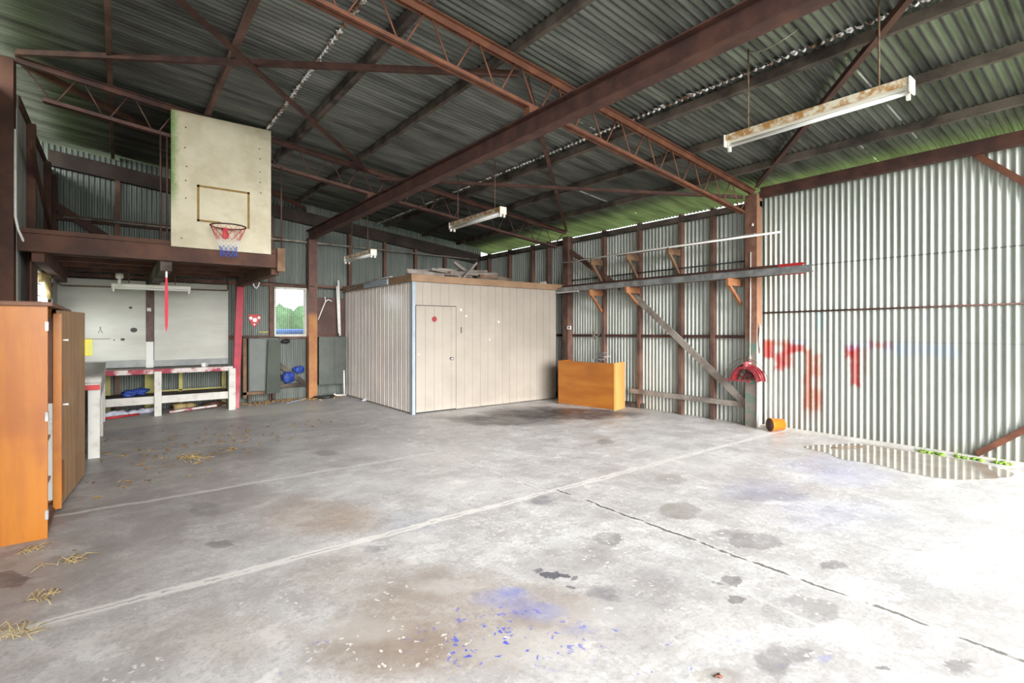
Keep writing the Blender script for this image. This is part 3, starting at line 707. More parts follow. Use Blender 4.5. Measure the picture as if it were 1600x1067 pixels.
# ---- windows
w1 = struct('window_1', loc=(3.11, YB - 0.06, 1.46), label='bright wire meshed window in the back wall')
w1['category'] = 'window'
fr = MB()
fr.box(2.76, 2.80, YB - 0.10, YB + 0.02, 1.44, 2.54).box(3.42, 3.49, YB - 0.12, YB + 0.02, 1.44, 2.54)
fr.box(2.76, 3.46, YB - 0.13, YB + 0.02, 1.43, 1.48).box(2.76, 3.46, YB - 0.10, YB + 0.02, 2.51, 2.55)
obj('window_frame', fr, M_WHITE, w1, 0.004)
me_ = MB()
for i in range(1, 14):
    x = 2.80 + 0.62 * i / 14; me_.tube([(x, YB - 0.015, 1.48), (x, YB - 0.015, 2.51)], 0.0028, 5)
for i in range(1, 22):
    z = 1.48 + 1.03 * i / 22; me_.tube([(2.80, YB - 0.010, z), (3.42, YB - 0.010, z)], 0.0028, 5)
obj('wire_mesh', me_, M_ROD, w1)
obj('pane', B(2.80, 3.42, YB + 0.004, YB + 0.008, 1.48, 2.51), M_GLASS, w1)
w2 = struct('window_2', loc=(XL, 10.4, 1.45), label='bright side window half hidden behind the orange cupboard')
w2['category'] = 'window'
fr = MB()
fr.box(XL - 0.05, XL + 0.08, 9.50, 9.60, 1.42, 2.50).box(XL - 0.05, XL + 0.08, 11.25, 11.36, 1.42, 2.50)
fr.box(XL - 0.05, XL + 0.08, 9.5, 11.36, 1.40, 1.47).box(XL - 0.05, XL + 0.08, 9.5, 11.36, 2.44, 2.52)
obj('window_frame', fr, M_WHITE, w2, 0.004)
lv = MB()
for i in range(5):
    z = 1.56 + i * 0.19; lv.box(XL - 0.02, XL - 0.012, 9.6, 11.25, z, z + 0.012)
obj('glazing_bar', lv, M_WHITE, w2)
obj('pane', B(XL - 0.016, XL - 0.012, 9.6, 11.25, 1.47, 2.44), M_GLASS, w2)

# ================================================================== OUTSIDE
t = thing('hedge', 'pale green hedge seen through the back window', 'hedge', (4.3, 19.5, -0.2))
hb = MB()
for i in range(18):
    hb.clump((-2.0 + i * 0.68, 19.6 + 0.3 * math.sin(i * 2.1), 1.0), 1.05, 3, 0.25, (0.8, 0.7, 1.45 + 0.12 * math.sin(i * 1.7)), i)
obj('foliage', hb, M_HEDGE, t)
t = thing('trampoline', 'blue padded trampoline with green netting outside the back window', 'trampoline', (3.9, 16.4, -0.2))
pts = [(3.9 + 1.7 * math.cos(a), 16.4 + 1.3 * math.sin(a), 1.50) for a in [2 * math.pi * i / 28 for i in range(28)]]
obj('pad', MB().tube(pts, 0.10, 8, True), M_POOLBLUE, t)
obj('mat', MB().lathe([(1.3, 0.0), (1.3, 0.02)], (3.9, 16.4, 1.5), n=28), M_POOLBLUE, t)
for i in range(8):
    a = 2 * math.pi * i / 8 + 0.2
    p = (3.9 + 1.72 * math.cos(a), 16.4 + 1.32 * math.sin(a))
    obj('leg', MB().tube([(p[0], p[1], -0.2), (p[0], p[1], 1.45)], 0.03, 8), M_GREYSTEEL, t)
    obj('net_pole', MB().tube([(p[0], p[1], 1.5), (p[0], p[1], 2.02)], 0.05, 8), M_YELLOW if i == 3 else M_MOSS, t)

# ================================================================== STEEL AND TIMBER FRAME
def post(name, label, x0, x1, y0, y1, z1, m, cat='post'):
    t = thing(name, label, cat, ((x0 + x1) / 2, (y0 + y1) / 2, 0))
    return t
# right posts: H sections
def hpost(label, x0, x1, y0, y1, z1, m):
    w, h, tf, tw = (y1 - y0), (x1 - x0), 0.012, 0.012
    mb = MB()
    mb.box(x0, x0 + tf, y0, y1, 0, z1).box(x1 - tf, x1, y0, y1, 0, z1).box(x0 + tf, x1 - tf, (y0 + y1) / 2 - 0.03, (y0 + y1) / 2 + 0.03, 0, z1)
    return tag(obj('wall_post', mb, m, None, 0.003), label, 'post')
t = tag(obj('wall_post', B(8.19, 8.36, 4.10, 4.30, 0, 3.80), M_POSTRIGHT, None, 0.006), 'broad worn post with peeling white and green paint on the right wall', 'post')
t = tag(obj('wall_post', B(8.20, 8.36, 8.50, 8.68, 0, 3.74), M_STUD, None, 0.006), 'brown post on the right wall behind the orange counter', 'post')
tag(obj('wall_post', B(3.45, 3.64, YB - 0.32, YB - 0.13, 0, 3.70), M_POSTBACK, None, 0.006), 'orange and brown post beside the meshed window holding the big beam', 'post')
tag(obj('wall_post', B(-1.19, -1.0, 8.50, 8.71, 0, 4.86), M_DARKT, None, 0.006), 'tall brown post at the left end of the far truss', 'post')
# leaning red post below the loft
tag(obj('loft_post', MB().beam((1.87, 11.62, 0), (1.96, 11.62, 2.46), 0.13, 0.12, (0, 1, 0)), M_POSTRED, None, 0.006), 'leaning timber post painted red under the loft', 'post')

# big I beam along Y
bx, z0, z1 = 3.5, 3.66, 3.88
prof = [(-0.07, z0), (0.07, z0), (0.07, z0 + 0.014), (0.008, z0 + 0.02), (0.008, z1 - 0.02), (0.07, z1 - 0.014), (0.07, z1), (-0.07, z1), (-0.07, z1 - 0.014), (-0.008, z1 - 0.02), (-0.008, z0 + 0.02), (-0.07, z0 + 0.014)]
mb = MB(); mb.sweep([(a, c) for a, c in prof], (bx, YF - 0.2, 0), (bx, YB - 0.14, 0))
tag(obj('steel_beam', mb, M_OXIDE, None, 0.002), 'large rust red steel I beam running the length of the shed roof', 'beam')

# open web trusses
def truss(Y, label, m, mw):
    t = thing('roof_truss', label, 'truss', (XL, Y, chord(XL)))
    xa, xb = -1.0, 8.24
    c0 = lambda x: chord(x)
    mb = MB()
    for s_ in (-1, 1):
        y = Y + s_ * 0.022
        mb.beam((xa, y + s_ * 0.018, c0(xa) - 0.006), (xb, y + s_ * 0.018, c0(xb) - 0.006), 0.05, 0.012)
        mb.beam((xa, y, c0(xa) - 0.038), (xb, y, c0(xb) - 0.038), 0.012, 0.07)
    obj('top_chord', mb, m, t)
    mb = MB()
    for s_ in (-1, 1):
        y = Y + s_ * 0.016
        mb.beam((-0.75, y + s_ * 0.014, c0(-0.75) - 0.452), (7.95, y + s_ * 0.014, c0(7.95) - 0.452), 0.035, 0.010)
        mb.beam((-0.75, y, c0(-0.75) - 0.428), (7.95, y, c0(7.95) - 0.428), 0.010, 0.05)
    obj('bottom_chord', mb, m, t)
    obj('web_bar', MB().tube([(xa + 0.05, Y, c0(xa) - 0.06), (-0.66, Y, c0(-0.66) - 0.42)], 0.010, 6), mw, t)
    x = -0.66; n = 16; st = (7.85 + 0.66) / n
    for i in range(n):
        b0 = -0.66 + i * st; tp = b0 + st / 2; b1 = b0 + st
        obj('web_bar', MB().tube([(b0 + 0.03, Y, c0(b0) - 0.43), (tp - 0.035, Y, c0(tp) - 0.05)], 0.0095, 6), mw, t)
        obj('web_bar', MB().tube([(tp + 0.035, Y, c0(tp) - 0.05), (b1 - 0.03, Y, c0(b1) - 0.43)], 0.0095, 6), mw, t)
    obj('web_bar', MB().tube([(7.86, Y, c0(7.86) - 0.42), (8.18, Y, c0(8.18) - 0.05)], 0.010, 6), mw, t)
    obj('packer', B(bx - 0.06, bx + 0.06, Y - 0.05, Y + 0.05, z1, c0(bx) - 0.45), m, t)
    return t
truss(Y1, 'near rust orange lattice truss crossing above the hanging lights', M_OXIDE2, M_OXIDE2)
truss(Y2, 'far dark red lattice truss carrying the loft hangers', M_OXIDE, M_OXIDE)

# purlins along Y
names = ('ninth', 'eighth', 'seventh', 'sixth', 'fifth', 'fourth', 'third', 'second', 'first')
PX = (-0.09, 1.03, 2.21, 3.24, 4.33, 5.40, 6.45, 7.52)
plab = ('timber purlin rising left of the backboard', 'timber purlin passing just behind the top of the backboard',
        'timber purlin beside the upper sheet lap with pale torn edge', 'grey timber purlin just left of the big steel beam', 'timber purlin just right of the big steel beam',
        'dark timber purlin under the sheet lap above the near hanging light', 'grey timber purlin directly behind the near hanging light', 'grey timber purlin nearest the right wall')
for x, l in zip(PX, plab):
    y0 = -0.8
    mb = MB().beam((x, y0, chord(x) + 0.056), (x, YB - 0.13, chord(x) + 0.056), 0.055, 0.104)
    if x in (2.21, 5.40):
        mb.beam((x + 0.045, 2.0, chord(x) + 0.05), (x + 0.045, 9.0, chord(x) + 0.05), 0.03, 0.09)
    tag(obj('roof_purlin', mb, M_TIMBER if x > 1.5 else M_STUD, None, 0.004), l, 'purlin')
# eave beam near the front right
mb = MB().box(8.26, 8.272, YF, 4.08, 3.74, 3.90).box(8.272, 8.36, YF, 4.08, 3.74, 3.752).box(8.272, 8.36, YF, 4.08, 3.888, 3.90)
tag(obj('eave_beam', mb, M_OXIDE, None, 0.002), 'dark steel eave channel along the top of the near right wall', 'beam')

# flat bracing in the roof plane
def brace(label, p0, p1, w=0.012, h=0.07, m=M_OXIDE):
    mb = MB().beam(p0, p1, 0.06, 0.008).beam((p0[0], p0[1], p0[2] + h / 2), (p1[0], p1[1], p1[2] + h / 2), 0.008, h)
    tag(obj('roof_brace', mb, m, None), label, 'brace')
brace('long roof brace from the left post to the middle of the near truss', (-0.98, 8.50, 4.90), (3.42, 4.32, 4.33), h=0.07)
brace('roof brace dropping from the near truss to the post behind the counter', (3.58, 4.34, 4.30), (8.16, 8.50, 3.84), h=0.09)
brace('thin roof brace crossing high up left of the near truss', (-0.95, 4.3, 4.80), (3.42, 8.52, 4.33), h=0.05)
brace('thin roof brace ending at the right end of the near truss', (3.6, 8.52, 4.22), (8.16, 4.32, 3.76), h=0.05)
brace('heavy slanting roof brace behind the near hanging light', (8.20, 4.12, 3.90), (3.58, 0.02, 4.36), h=0.09)
brace('dark roof brace from the left post back toward the rear wall', (-0.95, 8.72, 4.86), (3.4, 12.1, 4.30), h=0.09, m=M_DARKT)
# knee braces at the far right of the near wall
tag(obj('knee_brace', MB().beam((8.37, 0.63, 0.78), (8.37, 1.46, 0.06), 0.05, 0.07), M_OXIDE2, None, 0.003), 'red steel brace rising from the foot of the near right wall', 'brace')
tag(obj('knee_brace', MB().beam((8.37, 0.63, 2.89), (8.37, 1.46, 3.74), 0.05, 0.07), M_OXIDE2, None, 0.003), 'red steel brace slanting under the near right eave', 'brace')

# ================================================================== LOFT
t = thing('timber_loft', 'dark timber loft platform hanging above the workbench', 'loft', (0.5, 10.4, 2.56))
obj('front_beam', B(-0.975, 2.0, 8.55, 8.66, 2.555, 2.775), M_DARKT, t, 0.006)
obj('edge_board', B(-0.97, 2.0, 8.56, 8.60, 2.78, 2.84), M_DARKT, t, 0.004)
obj('end_bracket', B(1.95, 2.06, 8.48, 8.56, 2.50, 2.86), M_BRKT, t, 0.004)
obj('side_beam', B(1.90, 2.02, 8.66, 11.70, 2.46, 2.66), M_DARKT, t, 0.006)
obj('side_beam', B(-0.86, -0.74, 8.66, 12.28, 2.44, 2.66), M_DARKT, t, 0.006)
obj('bearer', B(0.46, 0.60, 8.66, 12.25, 2.42, 2.62), M_TIMBER, t, 0.006)
for y in (9.4, 10.15, 10.9, 11.65):
    obj('joist', B(-0.97, 2.0, y - 0.03, y + 0.03, 2.62, 2.70), M_DARKT, t, 0.003)
fb = MB()
for i in range(18):
    y = 8.67 + i * 0.2; fb.box(-0.97, 2.0, y, y + 0.192, 2.705, 2.73)
obj('floor_boards', fb, M_BOARDS, t)
for i, (x, y, l) in enumerate(((0.46, 8.585, 'hanger rod left of the backboard, outer of a close pair'), (0.535, 8.585, 'hanger rod close against the left edge of the backboard'),
                               (2.02, 8.535, 'hanger rod right of the backboard at the loft beam end'))):
    tag(obj('hanger_rod', MB().tube([(x, y, 2.86 if i == 2 else 2.77), (x, y, chord(x) - 0.44)], 0.011, 8), M_OXIDE), l, 'rod')
# backboard and hoop
t = thing('basketball_backboard', 'tall worn plywood basketball backboard with a mustard target outline', 'backboard', (1.22, 8.52, 2.74))
obj('board', B(0.575, 1.865, 8.51, 8.535, 2.755, 4.665), M_BBOARD, t, 0.003)
tl = MB()
x0, x1, zb, zt = 0.885, 1.565, 3.14, 3.665; w = 0.03
tl.box(x0, x1, 8.5065, 8.5105, zt - w, zt).box(x0, x1 - 0.38, 8.5065, 8.5105, zb, zb + w).box(x0, x0 + w, 8.5065, 8.5105, zb, zt).box(x1 - w, x1, 8.5065, 8.5105, zb - 0.03, zt)
obj('target_line', tl, M_GOLD, t)
obj('batten', B(0.70, 0.76, 8.535, 8.56, 2.9, 4.6), M_TIMBER, t); obj('batten', B(1.68, 1.74, 8.535, 8.56, 2.9, 4.6), M_TIMBER, t)
hc = Vector((1.24, 8.235, 3.065)); R = 0.225
t = thing('basketball_hoop', 'small dark rimmed basketball hoop with red white and blue net', 'hoop', (1.24, 8.5, 3.0))
ring = [(hc.x + R * math.cos(2 * math.pi * i / 36), hc.y + R * math.sin(2 * math.pi * i / 36), hc.z) for i in range(36)]
obj('rim', MB().tube(ring, 0.010, 8, True), M_OXIDE, t)
obj('bracket', B(hc.x - 0.035, hc.x + 0.035, 8.465, 8.51, hc.z - 0.14, hc.z + 0.02).box(hc.x - 0.03, hc.x + 0.03, 8.44, 8.47, hc.z - 0.01, hc.z + 0.012), M_RED, t)
net = MB(); N = 11; lv = [(0.0, 1.0), (0.08, 0.86), (0.16, 0.70), (0.23, 0.58), (0.29, 0.50), (0.34, 0.47), (0.39, 0.47), (0.43, 0.46)]
rn = random.Random(3)
for k in range(N):
    for sgn in (-1, 1):
        pts = []
        for i, (d, r) in enumerate(lv):
            a = 2 * math.pi * (k + sgn * 0.5 * (i % 2) + (0.0)) / N
            pts.append((hc.x + R * r * math.cos(a), hc.y + R * r * math.sin(a), hc.z - d + rn.uniform(-0.006, 0.006)))
        net.tube(pts, 0.003, 5)
obj('net', net, M_NET, t)

# things under the loft
rb = MB(); pts = []
rw = [(0.0, 0.010), (0.3, 0.013), (0.45, 0.019), (0.75, 0.020), (0.95, 0.016), (1.04, 0.003)]
b = []
for i, (d, w) in enumerate(rw):
    z = 2.60 - d; rb.v += [(0.535 - w, 8.70, z), (0.535 + w, 8.70, z), (0.535 + w, 8.706, z), (0.535 - w, 8.706, z)]
for i in range(len(rw) - 1):
    for j in range(4):
        k = (j + 1) % 4; rb.face([4 * i + j, 4 * i + k, 4 * i + 4 + k, 4 * i + 4 + j])
rb.face([0, 1, 2, 3]); rb.face([len(rb.v) - 4 + q for q in range(4)])
tag(obj('ribbon', rb, M_RIBBON, None, origin=(0.535, 8.703, 2.6)), 'long red ribbon with white top hanging from the loft', 'ribbon')
t = thing('bulb_holder', 'pale hanging bulb holder under the loft', 'light fitting', (0.01, 10.9, 2.62))
obj('cord', MB().tube([(0.01, 10.9, 2.64), (0.01, 10.9, 2.54)], 0.008, 6), M_BLACK, t)
obj('socket', MB().lathe([(0.0, 0.0), (0.055, -0.01), (0.058, -0.07), (0.04, -0.10), (0.03, -0.10)], (0.01, 10.9, 2.55), n=16), M_WHITE, t)
obj('bulb', MB().lathe([(0.022, 0.0), (0.028, -0.04), (0.022, -0.075), (0.0, -0.09)], (0.01, 10.9, 2.45), n=14), M_PVC, t)

def batten(label, p0, p1, roofz, rods, tubes=1, rust=True, hh=0.06):
    """twin or single tube fluorescent batten hung between two points"""
    p0, p1 = Vector(p0), Vector(p1); d = (p1 - p0).normalized(); mid = (p0 + p1) / 2
    sd = d.cross(Vector((0, 0, 1))).normalized()
    t = thing('fluorescent_light', label, 'light', tuple(mid))
    obj('housing', MB().beam(p0 + Vector((0, 0, hh / 2)), p1 + Vector((0, 0, hh / 2)), 0.11 if rust else 0.06, hh), M_LAMPRUST if rust else M_ENAMEL, t, 0.006)
    for q in (p0, p1):
        e = d if q is p1 else -d
        obj('end_cap', MB().beam(q + Vector((0, 0, hh / 2 - 0.03)), q + Vector((0, 0, hh / 2 - 0.03)) + e * 0.012, 0.13 if rust else 0.07, hh + 0.06), M_ENAMEL, t, 0.004)
        for k in range(tubes):
            off = sd * ((k - (tubes - 1) / 2) * 0.075)
            obj('tube_holder', MB().beam(q + off - e * 0.03 + Vector((0, 0, -0.065)), q + off - e * 0.005 + Vector((0, 0, -0.065)), 0.035, 0.08), M_ENAMEL, t, 0.004)
    for k in range(tubes):
        off = sd * ((k - (tubes - 1) / 2) * 0.075) + Vector((0, 0, -0.045))
        obj('tube', MB().tube([p0 + off + d * 0.02, p1 + off - d * 0.02], 0.018, 10), M_TUBE, t)
    obj('spine', MB().beam(p0 + Vector((0, 0, -0.012)), p1 + Vector((0, 0, -0.012)), 0.05, 0.03), M_ENAMEL, t)
    for f in rods:
        q = p0.lerp(p1, f)
        obj('hanger_rod', MB().tube([(q.x, q.y, q.z + 0.05), (q.x, q.y, roofz)], 0.008, 8), M_ROD, t)
    return t
batten('long rusty hanging fluorescent light at upper right near the camera', (4.9, 2.75, 3.50), (4.9, 1.24, 3.50), sheet(4.9) - 0.02, (0.14, 0.86), 1)
batten('rusty twin tube hanging light above the beige cabin front', (4.9, 8.16, 3.51), (4.9, 6.58, 3.51), sheet(4.9) - 0.02, (0.13, 0.86), 2)
batten('small far hanging light left of the beige cabin', (4.02, 11.2, 3.15), (4.02, 9.72, 3.13), sheet(4.0) - 0.02, (0.2, 0.8), 2)
t = batten('white twin tube light under the loft before the white boards', (-0.09, 11.2, 2.36), (1.05, 11.2, 2.36), 2.62, (0.2, 0.8), 2, False, 0.03)

# workbench wall: boards, middle stud, skirting
tag(obj('wall_board', B(-0.94, 0.42, YB - 0.17, YB - 0.15, 1.0, 2.53), M_PANEL, None, 0.003), 'white painted board with dark round stains above the bench', 'board')
tag(obj('wall_board', B(0.55, 1.84, YB - 0.17, YB - 0.15, 0.98, 2.53), M_PANEL, None, 0.003), 'clean white painted board right of the dark stud', 'board')
tag(obj('loft_stud', B(0.42, 0.54, YB - 0.20, YB - 0.10, 0.80, 2.46), M_MIDPOST, None, 0.004), 'dark stud with white lower end between the white boards', 'stud')
tag(obj('skirting_board', B(-0.94, 0.42, YB - 0.18, YB - 0.15, 0.86, 1.0), M_GREY, None, 0.003), 'grey ledge board under the stained white board', 'board')
tag(obj('skirting_board', B(0.54, 1.84, YB - 0.18, YB - 0.15, 0.86, 0.985), M_GREY, None, 0.003), 'grey ledge board under the clean white board', 'board')
cd = MB().tube([(-0.86, 12.14, 2.62), (-0.86, 12.14, 2.42), (-0.80, 12.14, 2.38), (1.80, 12.14, 2.41), (1.82, 12.14, 2.44), (1.82, 12.14, 2.62)], 0.013, 8)
tag(obj('conduit', cd, M_ROD), 'thin dark conduit across the top of the white boards', 'conduit')
tag(obj('pipe', MB().tube([(-1.0 + 0.2, YB - 0.14, 3.63), (8.25, YB - 0.14, 3.60)], 0.022, 8), M_PIPE), 'long pipe running across the back wall high up', 'pipe')
tag(obj('cable', MB().tube([(2.08, YB - 0.14, 2.66), (2.8, YB - 0.14, 2.63), (3.5, YB - 0.34, 2.58), (4.1, YB - 0.14, 2.56), (4.34, YB - 0.14, 2.56)], 0.009, 6), M_BLACK), 'thin black cable above the meshed window', 'cable')
tag(obj('conduit', MB().tube([(-0.985, 8.49, 4.0), (-0.985, 8.49, 2.95), (-0.96, 8.49, 2.80), (-0.90, 8.6, 2.60)], 0.014, 8), M_PVC), 'pale conduit down the tall left post', 'conduit')
tag(obj('dry_vine', MB().clump((-0.90, 10.75, 2.42), 0.16, 2, 0.9, (0.4, 2.2, 0.9), 5).clump((-0.89, 11.05, 2.26), 0.12, 2, 0.9, (0.4, 1.6, 1.0), 6), M_STRAW), 'clump of dry brown vine at the top of the side window', 'vine')

# back bench
t = thing('workbench', 'white workbench with worn red front edge along the back wall', 'bench', (0.6, 11.85, 0))
obj('bench_top', B(-0.95, 1.80, 11.45, 12.18, 0.80, 0.845), M_TIMBERG, t, 0.004)
obj('front_edge', B(-0.24, 1.80, 11.41, 11.452, 0.775, 0.86), M_REDWORN, t, 0.004)
obj('shelf', B(-0.30, 1.78, 11.50, 12.15, 0.33, 0.36), M_TIMBER, t, 0.003)
obj('shelf_edge', B(-0.30, 1.72, 11.46, 11.50, 0.22, 0.36), M_WHITE, t, 0.004)
for x, w in ((0.57, 0.055), (1.78, 0.06)):
    obj('leg', B(x - w, x + w, 11.36, 11.46, 0.0, 0.82), M_WHITE, t, 0.006)
for x, w in ((-0.16, 0.04), (0.47, 0.075), (0.98, 0.035), (1.74, 0.04)):
    obj('rear_leg', B(x - w, x + w, 12.10, 12.20, 0.0, 0.80), M_YELLOW, t, 0.005)
obj('rear_rail', B(0.55, 1.72, 12.10, 12.14, 0.37, 0.40), M_YELLOW, t, 0.003)
# side bench
t = thing('side_bench', 'white side bench with red edge along the left wall by the cupboard', 'bench', (-0.6, 9.8, 0))
obj('bench_top', B(-0.93, -0.18, 8.16, 11.44, 0.975, 1.01), M_TIMBERG, t, 0.004)
n = 8; ap = MB()
pr = [(8.10, 0.93)] + [(8.20 - 0.10 * math.cos(a), 0.955 + 0.06 * math.sin(a)) for a in [math.pi / 2 * i / n for i in range(n + 1)]] + [(11.4, 1.02), (11.4, 1.012), (8.2, 1.008), (8.115, 0.93)]
b0 = len(ap.v)
for x in (-0.93, -0.17):
    for y, z in pr: ap.v.append((x, y, z))
k = len(pr)
for i in range(k):
    j = (i + 1) % k; ap.face([i, j, k + j, k + i], True)
ap.face(list(range(k))); ap.face([k + i for i in reversed(range(k))])
obj('sheet_cover', ap, M_WHITE, t)
obj('front_apron', B(-0.93, -0.19, 8.12, 8.15, 0.88, 0.97), M_WHITE, t, 0.003)
obj('red_edge', B(-0.93, -0.185, 8.09, 8.13, 0.85, 0.91), M_RED, t, 0.005)
obj('side_rail', B(-0.215, -0.18, 8.2, 11.4, 0.72, 0.96), M_WHITE, t, 0.004)
for y in (8.18, 9.8, 11.3):
    obj('leg', B(-0.30, -0.185, y - 0.05, y + 0.06, 0, 0.86), M_WHITE, t, 0.006)
obj('back_leg', B(-0.93, -0.84, 8.13, 8.24, 0, 0.86), M_WHITE, t, 0.006)
# bench clutter
c = MB().lathe([(0.0, 0), (0.04, 0), (0.045, 0.09), (0.038, 0.09), (0.034, 0.012), (0, 0.012)], (1.32, 11.62, 0.846), n=16)
t = thing('cup', 'small pale cup standing on the bench right end', 'cup', (1.32, 11.62, 0.846)); obj('body', c, M_PVC, t)
obj('handle', MB().tube([(1.362, 11.62, 0.92), (1.39, 11.62, 0.91), (1.39, 11.62, 0.875), (1.36, 11.62, 0.865)], 0.006, 6), M_PVC, t)
tag(obj('rag', MB().clump((0.22, 11.75, 0.42), 0.12, 3, 0.5, (1.5, 1, 0.5), 11), M_BLUE), 'crumpled blue bag on the bench shelf', 'bag')
tag(obj('yellow_packet', MB().box(-0.32, -0.225, 7.192, 7.215, 1.31, 1.49), M_PACKET, None, 0.006), 'yellow packet hanging at the back edge of the open cupboard door', 'packet')
rr = random.Random(9)
for i, (x, y, l) in enumerate(((0.05, 11.75, 'crumpled pale blue paper under the bench, left end of the row'), (0.28, 11.80, 'crumpled pale blue paper under the bench, left of the middle leg'), (-0.14, 11.7, 'small white scrap under the bench near the red pipe'), (0.48, 11.9, 'crumpled paper under the bench against the yellow rear leg'))):
    tag(obj('paper_scrap', MB().clump((x, y, 0.055), 0.10, 2, 0.7, (1.3, 1.0, 0.5), 30 + i), M_PAPER), l, 'paper', 'papers under the bench')
tag(obj('plank', MB().beam((0.75, 11.62, 0.03), (1.55, 11.78, 0.06), 0.10, 0.04), M_REDWORN, None, 0.004), 'pinkish paint spattered plank lying under the bench', 'plank')
tag(obj('red_pipe', MB().tube([(-0.22, 11.50, 0.02), (0.3, 11.72, 0.02)], 0.02, 8), M_RED), 'red pipe lying under the bench left end', 'pipe')
tag(obj('rag', MB().clump((1.0, 11.95, 0.07), 0.12, 2, 0.6, (1.6, 1, 0.55), 44), M_STRAW), 'tan heap of rags under the bench middle', 'rag')
tag(obj('rag', MB().clump((1.55, 11.95, 0.06), 0.11, 2, 0.6, (1.6, 1, 0.5), 45), M_DARKT), 'dark heap of rags under the bench right end', 'rag')
for (x, z, l) in ((-0.275, 1.585, 'small pale tool hanging on the stained white board'),):
    tag(obj('hand_tool', MB().tube([(x - 0.03, 12.215, z - 0.06), (x, 12.215, z + 0.02), (x + 0.03, 12.215, z - 0.06)], 0.006, 6).tube([(x, 12.215, z + 0.02), (x, 12.215, z + 0.06)], 0.009, 6), M_GREYSTEEL), l, 'tool')
# bent white tube hooked under the loft end
tag(obj('bent_tube', MB().tube([(2.33, 12.285, 2.81), (2.32, 12.285, 2.66), (2.34, 12.285, 2.555), (2.39, 12.285, 2.49), (2.435, 12.285, 2.555), (2.455, 12.285, 2.63)], 0.016, 8), M_PVC), 'bent white tube hooked on the wall rail right of the red post top', 'tube')

# ================================================================== BACK WALL THINGS
t = thing('metal_cabinet', 'olive two door cabinet with its doors ajar left of the meshed window', 'cabinet', (2.5, 12.0, 0.2))
obj('carcass', B(2.19, 2.79, 12.02, 12.27, 0.26, 1.40), M_OLIVE, t, 0.004)
obj('door', MB().poly([(2.20, 12.01, 0.28), (2.495, 11.99, 0.26), (2.52, 11.99, 1.38), (2.20, 12.01, 1.40)], (0, -0.02, 0)), M_OLIVE, t, 0.004)
obj('door', MB().poly([(2.515, 11.92, 0.20), (2.80, 11.98, 0.20), (2.82, 11.98, 1.36), (2.555, 11.92, 1.38)], (0, -0.02, 0)), M_OLIVE, t, 0.004)
obj('stand_frame', MB().box(2.10, 2.17, 12.10, 12.27, 0.12, 1.42).box(2.10, 2.75, 12.10, 12.2, 0.18, 0.25), M_BRKT, t, 0.004)
obj('shelf_ledge', B(2.10, 2.82, 12.05, 12.28, 1.40, 1.435), M_TIMBER, t, 0.003)
obj('foot', B(2.2, 2.27, 12.1, 12.2, 0, 0.19), M_TIMBER, t); obj('foot', B(2.68, 2.75, 12.1, 12.2, 0, 0.19), M_TIMBER, t)
t = thing('metal_cabinet', 'olive two door cabinet fixed to the wall between post and cabin', 'cabinet', (3.95, 12.2, 0.3))
obj('carcass', B(3.67, 4.29, 12.04, 12.30, 0.30, 1.42), M_OLIVE, t, 0.004)
obj('door', B(3.66, 4.01, 12.02, 12.04, 0.31, 1.41), M_OLIVE, t, 0.004)
obj('door', B(4.025, 4.30, 12.02, 12.04, 0.31, 1.41), M_OLIVE, t, 0.004)
tag(obj('wall_panel', B(3.66, 4.33, 12.24, 12.28, 1.46, 2.34), M_BROWNBOARD, None, 0.004), 'dark brown board on the wall above the fixed olive cabinet', 'board')
tag(obj('bent_tube', MB().tube([(3.70, 12.22, 1.82), (3.80, 12.22, 2.08), (3.87, 12.22, 2.25), (3.93, 12.22, 2.30), (4.02, 12.22, 2.26)], 0.013, 8).tube([(3.87, 12.22, 2.25), (3.86, 12.22, 2.36)], 0.010, 8), M_PVC), 'bent white tube hung on the dark brown board', 'tube')
tag(obj('white_pipe', MB().tube([(4.14, 12.12, 2.76), (4.17, 12.10, 1.44)], 0.025, 10).tube([(4.10, 12.12, 2.62), (4.14, 12.10, 1.5)], 0.016, 8), M_PVC), 'white plastic pipes standing upright beside the cabin', 'pipe')
t = thing('white_downpipe', 'short white pipe on the floor in the corner by the cabin', 'pipe', (4.24, 12.05, 0))
obj('upright', MB().tube([(4.24, 12.0, 0.04), (4.23, 12.0, 0.62)], 0.02, 8), M_PVC, t)
obj('foot', MB().tube([(4.28, 12.0, 0.03), (4.02, 11.95, 0.05), (3.98, 11.95, 0.09)], 0.022, 8), M_PVC, t)
t = thing('blue_bag', 'blue plastic bag stuffed behind the wall brace under the window', 'bag', (3.12, 12.3, 0.36))
obj('bag_body', MB().clump((3.05, 12.27, 0.50), 0.13, 3, 0.25, (1.1, 0.5, 1.0), 61).clump((3.28, 12.31, 0.66), 0.09, 3, 0.3, (1.2, 0.5, 1.0), 62), M_BLUE, t)
def sticker(name, label, c, r, m, spikes, n):
    pts = []
    for i in range(spikes * 2):
        a = 2 * math.pi * i / (spikes * 2); q = r * (1.0 if i % 2 == 0 else 0.72)
        pts.append(Vector(c) + Vector((q * math.cos(a), 0, q * math.sin(a))))
    return MB().poly(pts, (0, -0.006, 0))
t = thing('wall_sticker', 'red and white sticker on the wall left of the meshed window', 'sticker', (2.38, 12.37, 1.8))
obj('backing', MB().poly([(2.24, 12.380, 1.92), (2.50, 12.380, 1.92), (2.49, 12.380, 1.80), (2.37, 12.380, 1.63), (2.27, 12.380, 1.78)], (0, -0.006, 0)), M_RED, t)
for x, z, r in ((2.30, 1.84, 0.04), (2.38, 1.80, 0.055), (2.46, 1.85, 0.035), (2.37, 1.70, 0.022)):
    obj('white_spot', sticker('', '', (x, 12.372, z), r, None, 6, 0), M_PVC, t)
